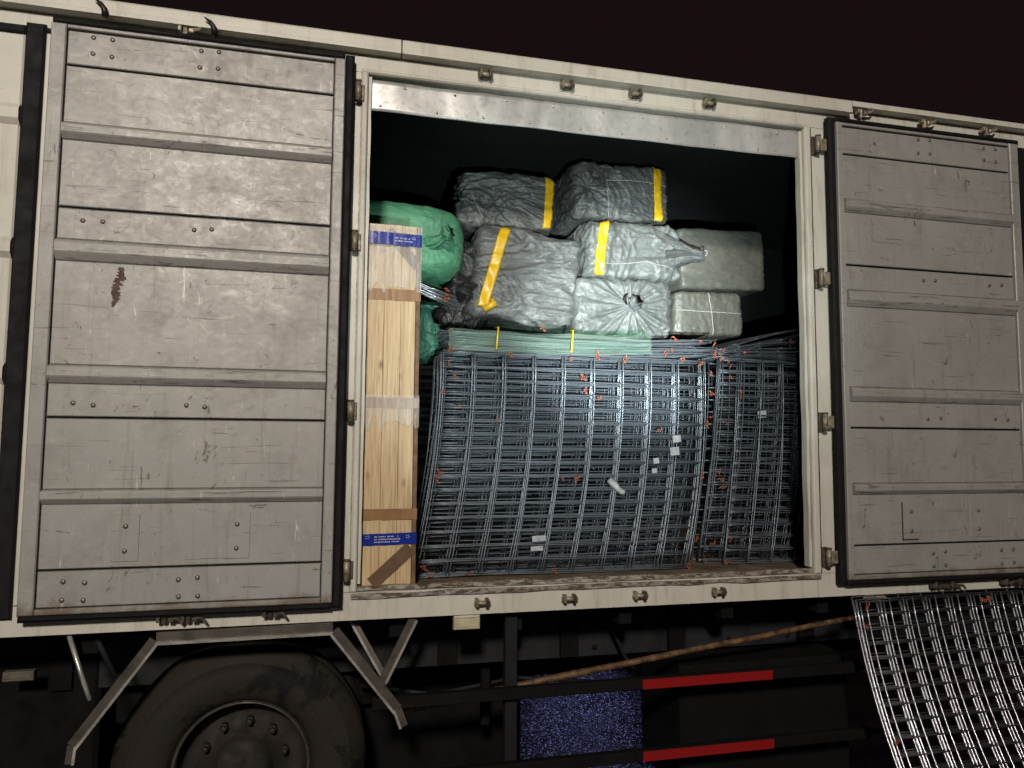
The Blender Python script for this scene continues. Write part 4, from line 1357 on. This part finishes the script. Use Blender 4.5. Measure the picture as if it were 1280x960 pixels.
# D middle centre
t = thing('wrapped_bale', 'torch-lit silver bale in the middle with yellow strip and tail to the right', 'bale', (1.58, 0.88, 2.67), BALES)
D = Soft((1.585, 0.87, 2.830), (0.555, 0.56, 0.315), tilt=R(-0.8), turn=R(1), e=11, fold=0.015, foldscale=4.2, seed=4, aniso=(1.9, 1, 1.0), pleats=(((1, -0.7, 0.0), 9, 0.012, 0.22, 0.0),))
D.build('sack', M['sack_silver'], t, 72)
D.strip('yellow_strip', M['yellow'], t, (-0.66, 0.95), (-0.80, -0.95), 0.052)
neck((1.80, 0.66, 2.83), (2.005, 0.58, 2.835), 0.105, 0.010, 2.0).build('gathered_neck', M['sack_grey'], t, True)
MB().tube([(2.004, 0.575, 2.855), (2.018, 0.57, 2.850), (2.016, 0.57, 2.828), (2.004, 0.575, 2.822)], 0.004, 6).build('tie', M['paper'], t, True)
D.cord('string', M['string'], t, [(-0.98, -1, -0.55), (-0.3, -1, -0.52), (0.2, -1, -0.40), (0.85, -1, -0.62)])
# E lower centre tied face
t = thing('wrapped_bale', 'silver bale at centre bottom with folds gathered to a knot', 'bale', (1.53, 0.88, 2.34), BALES)
Eb = Soft((1.530, 0.87, 2.505), (0.575, 0.56, 0.325), tilt=R(0), turn=R(0), e=12, fold=0.007, foldscale=6, seed=5, aniso=(1, 1, 1), pleats=(((0.10, -1, 0.05), 13, 0.011, 0.26, -0.014),))
Eb.build('sack', M['sack_silver'], t, 72)
kp = Eb.world((0.10, -1, 0.05), -0.01)
neck(kp + Vector((0, 0.03, 0)), kp + Vector((0.010, -0.050, 0.004)), 0.052, 0.020, 1.0, 7, amp=0.4).build('knot', M['sack_silver'], t, True)
MB().tube([kp + Vector((-0.030, -0.020, 0.005)), kp + Vector((-0.044, -0.024, 0.030)), kp + Vector((-0.040, -0.024, 0.055)), kp + Vector((-0.022, -0.022, 0.068))], [0.004, 0.010, 0.009, 0.003], 8).build('knot_loop', M['hook'], t, True)
# F right upper box
t = thing('wrapped_box', 'plain olive-grey wrapped box at the right of the pile, upper one', 'box', (2.30, 1.2, 2.70), BALES)
Fb = Soft((2.295, 1.18, 2.905), (0.60, 0.56, 0.375), tilt=R(-2.4), turn=R(3), e=22, fold=0.005, foldscale=5, seed=6)
Fb.build('wrap', M['sack_box'], t)
# G right lower box with crossed strings
t = thing('wrapped_box', 'olive-grey box tied with crossed string under the upper right box', 'box', (2.21, 1.15, 2.41), BALES)
Gb = Soft((2.205, 1.16, 2.560), (0.475, 0.52, 0.275), tilt=R(-1.5), turn=R(2), e=12, fold=0.005, foldscale=8, seed=7, aniso=(3, 1, 0.6), taper=-0.02)
Gb.build('wrap', M['sack_box'], t)
Gb.cord('string', M['string'], t, [(-0.98, -1, 0.12), (0, -1, 0.06), (0.98, -1, 0.02)], 0.003)
Gb.cord('string', M['string'], t, [(-0.04, -1, 0.97), (0.02, -1, 0.0), (0.05, -1, -0.97)], 0.003)
# H behind
t = thing('wrapped_box', 'sliver of a dark box top showing behind the right-hand boxes', 'box', (2.1, 1.55, 2.8), BALES)
Soft((2.055, 1.60, 2.98), (0.48, 0.40, 0.48), e=14, fold=0.003, seed=8).build('wrap', M['sack_box'], t)
# support bales hidden behind, one dark bale in the gap left of centre
t = thing('wrapped_bale', 'dim brown-grey bale deep in the gap between the upper bales', 'bale', (1.22, 1.7, 2.9), BALES)
Soft((1.24, 1.70, 2.95), (0.55, 0.5, 0.80), e=9, fold=0.008, seed=9).build('sack', M['sack_black'], t)
# black crumpled sack by B's left
t = thing('black_sack', 'crumpled black sack squeezed between the green sack and tilted bale', 'sack', (0.68, 0.95, 2.35))
Soft((0.690, 0.98, 2.62), (0.30, 0.5, 0.50), tilt=R(6), e=4, fold=0.030, foldscale=6, seed=10, aniso=(1.4, 1, 1.4), fine=0.01).build('sack', M['sack_dark'], t)
neck((0.66, 0.72, 2.58), (0.575, 0.63, 2.60), 0.06, 0.03, 4.0, 6).build('gathered_neck', M['sack_dark'], t, True)
# green sack
t = thing('green_sack', 'bright green woven sack lying on top behind the crate', 'sack', (0.3, 0.95, 2.6))
G = Soft((0.310, 0.80, 2.800), (0.70, 0.56, 0.41), tilt=R(5), turn=R(-8), e=3.6, fold=0.009, foldscale=4, seed=11, aniso=(0.7, 1, 1.5), pleats=(((0.52, -0.98, -0.04), 19, 0.0026, 0.15, 0.010),), fine=0.001)
G.build('sack', M['sack_green'], t, 72)
kp = G.world((0.52, -1.0, -0.04), -0.006)
neck(kp, kp + Vector((0.080, -0.100, 0.012)), 0.030, 0.017, 1.5, 7, amp=0.7).build('gathered_neck', M['sack_green'], t, True)
# teal sack below
t = thing('teal_sack', 'small dark teal sack squeezed beside the crate under the sloping mesh', 'sack', (0.42, 0.7, 2.17))
T = Soft((0.385, 0.66, 2.275), (0.27, 0.36, 0.20), e=3.2, fold=0.014, foldscale=9, seed=12, pleats=(((0.15, -0.6, 0.95), 9, 0.012, 0.14, 0.0),))
T.build('sack', M['sack_teal'], t)
neck((0.405, 0.50, 2.33), (0.415, 0.44, 2.445), 0.055, 0.024, 0.5, 7).build('gathered_neck', M['sack_teal'], t, True)
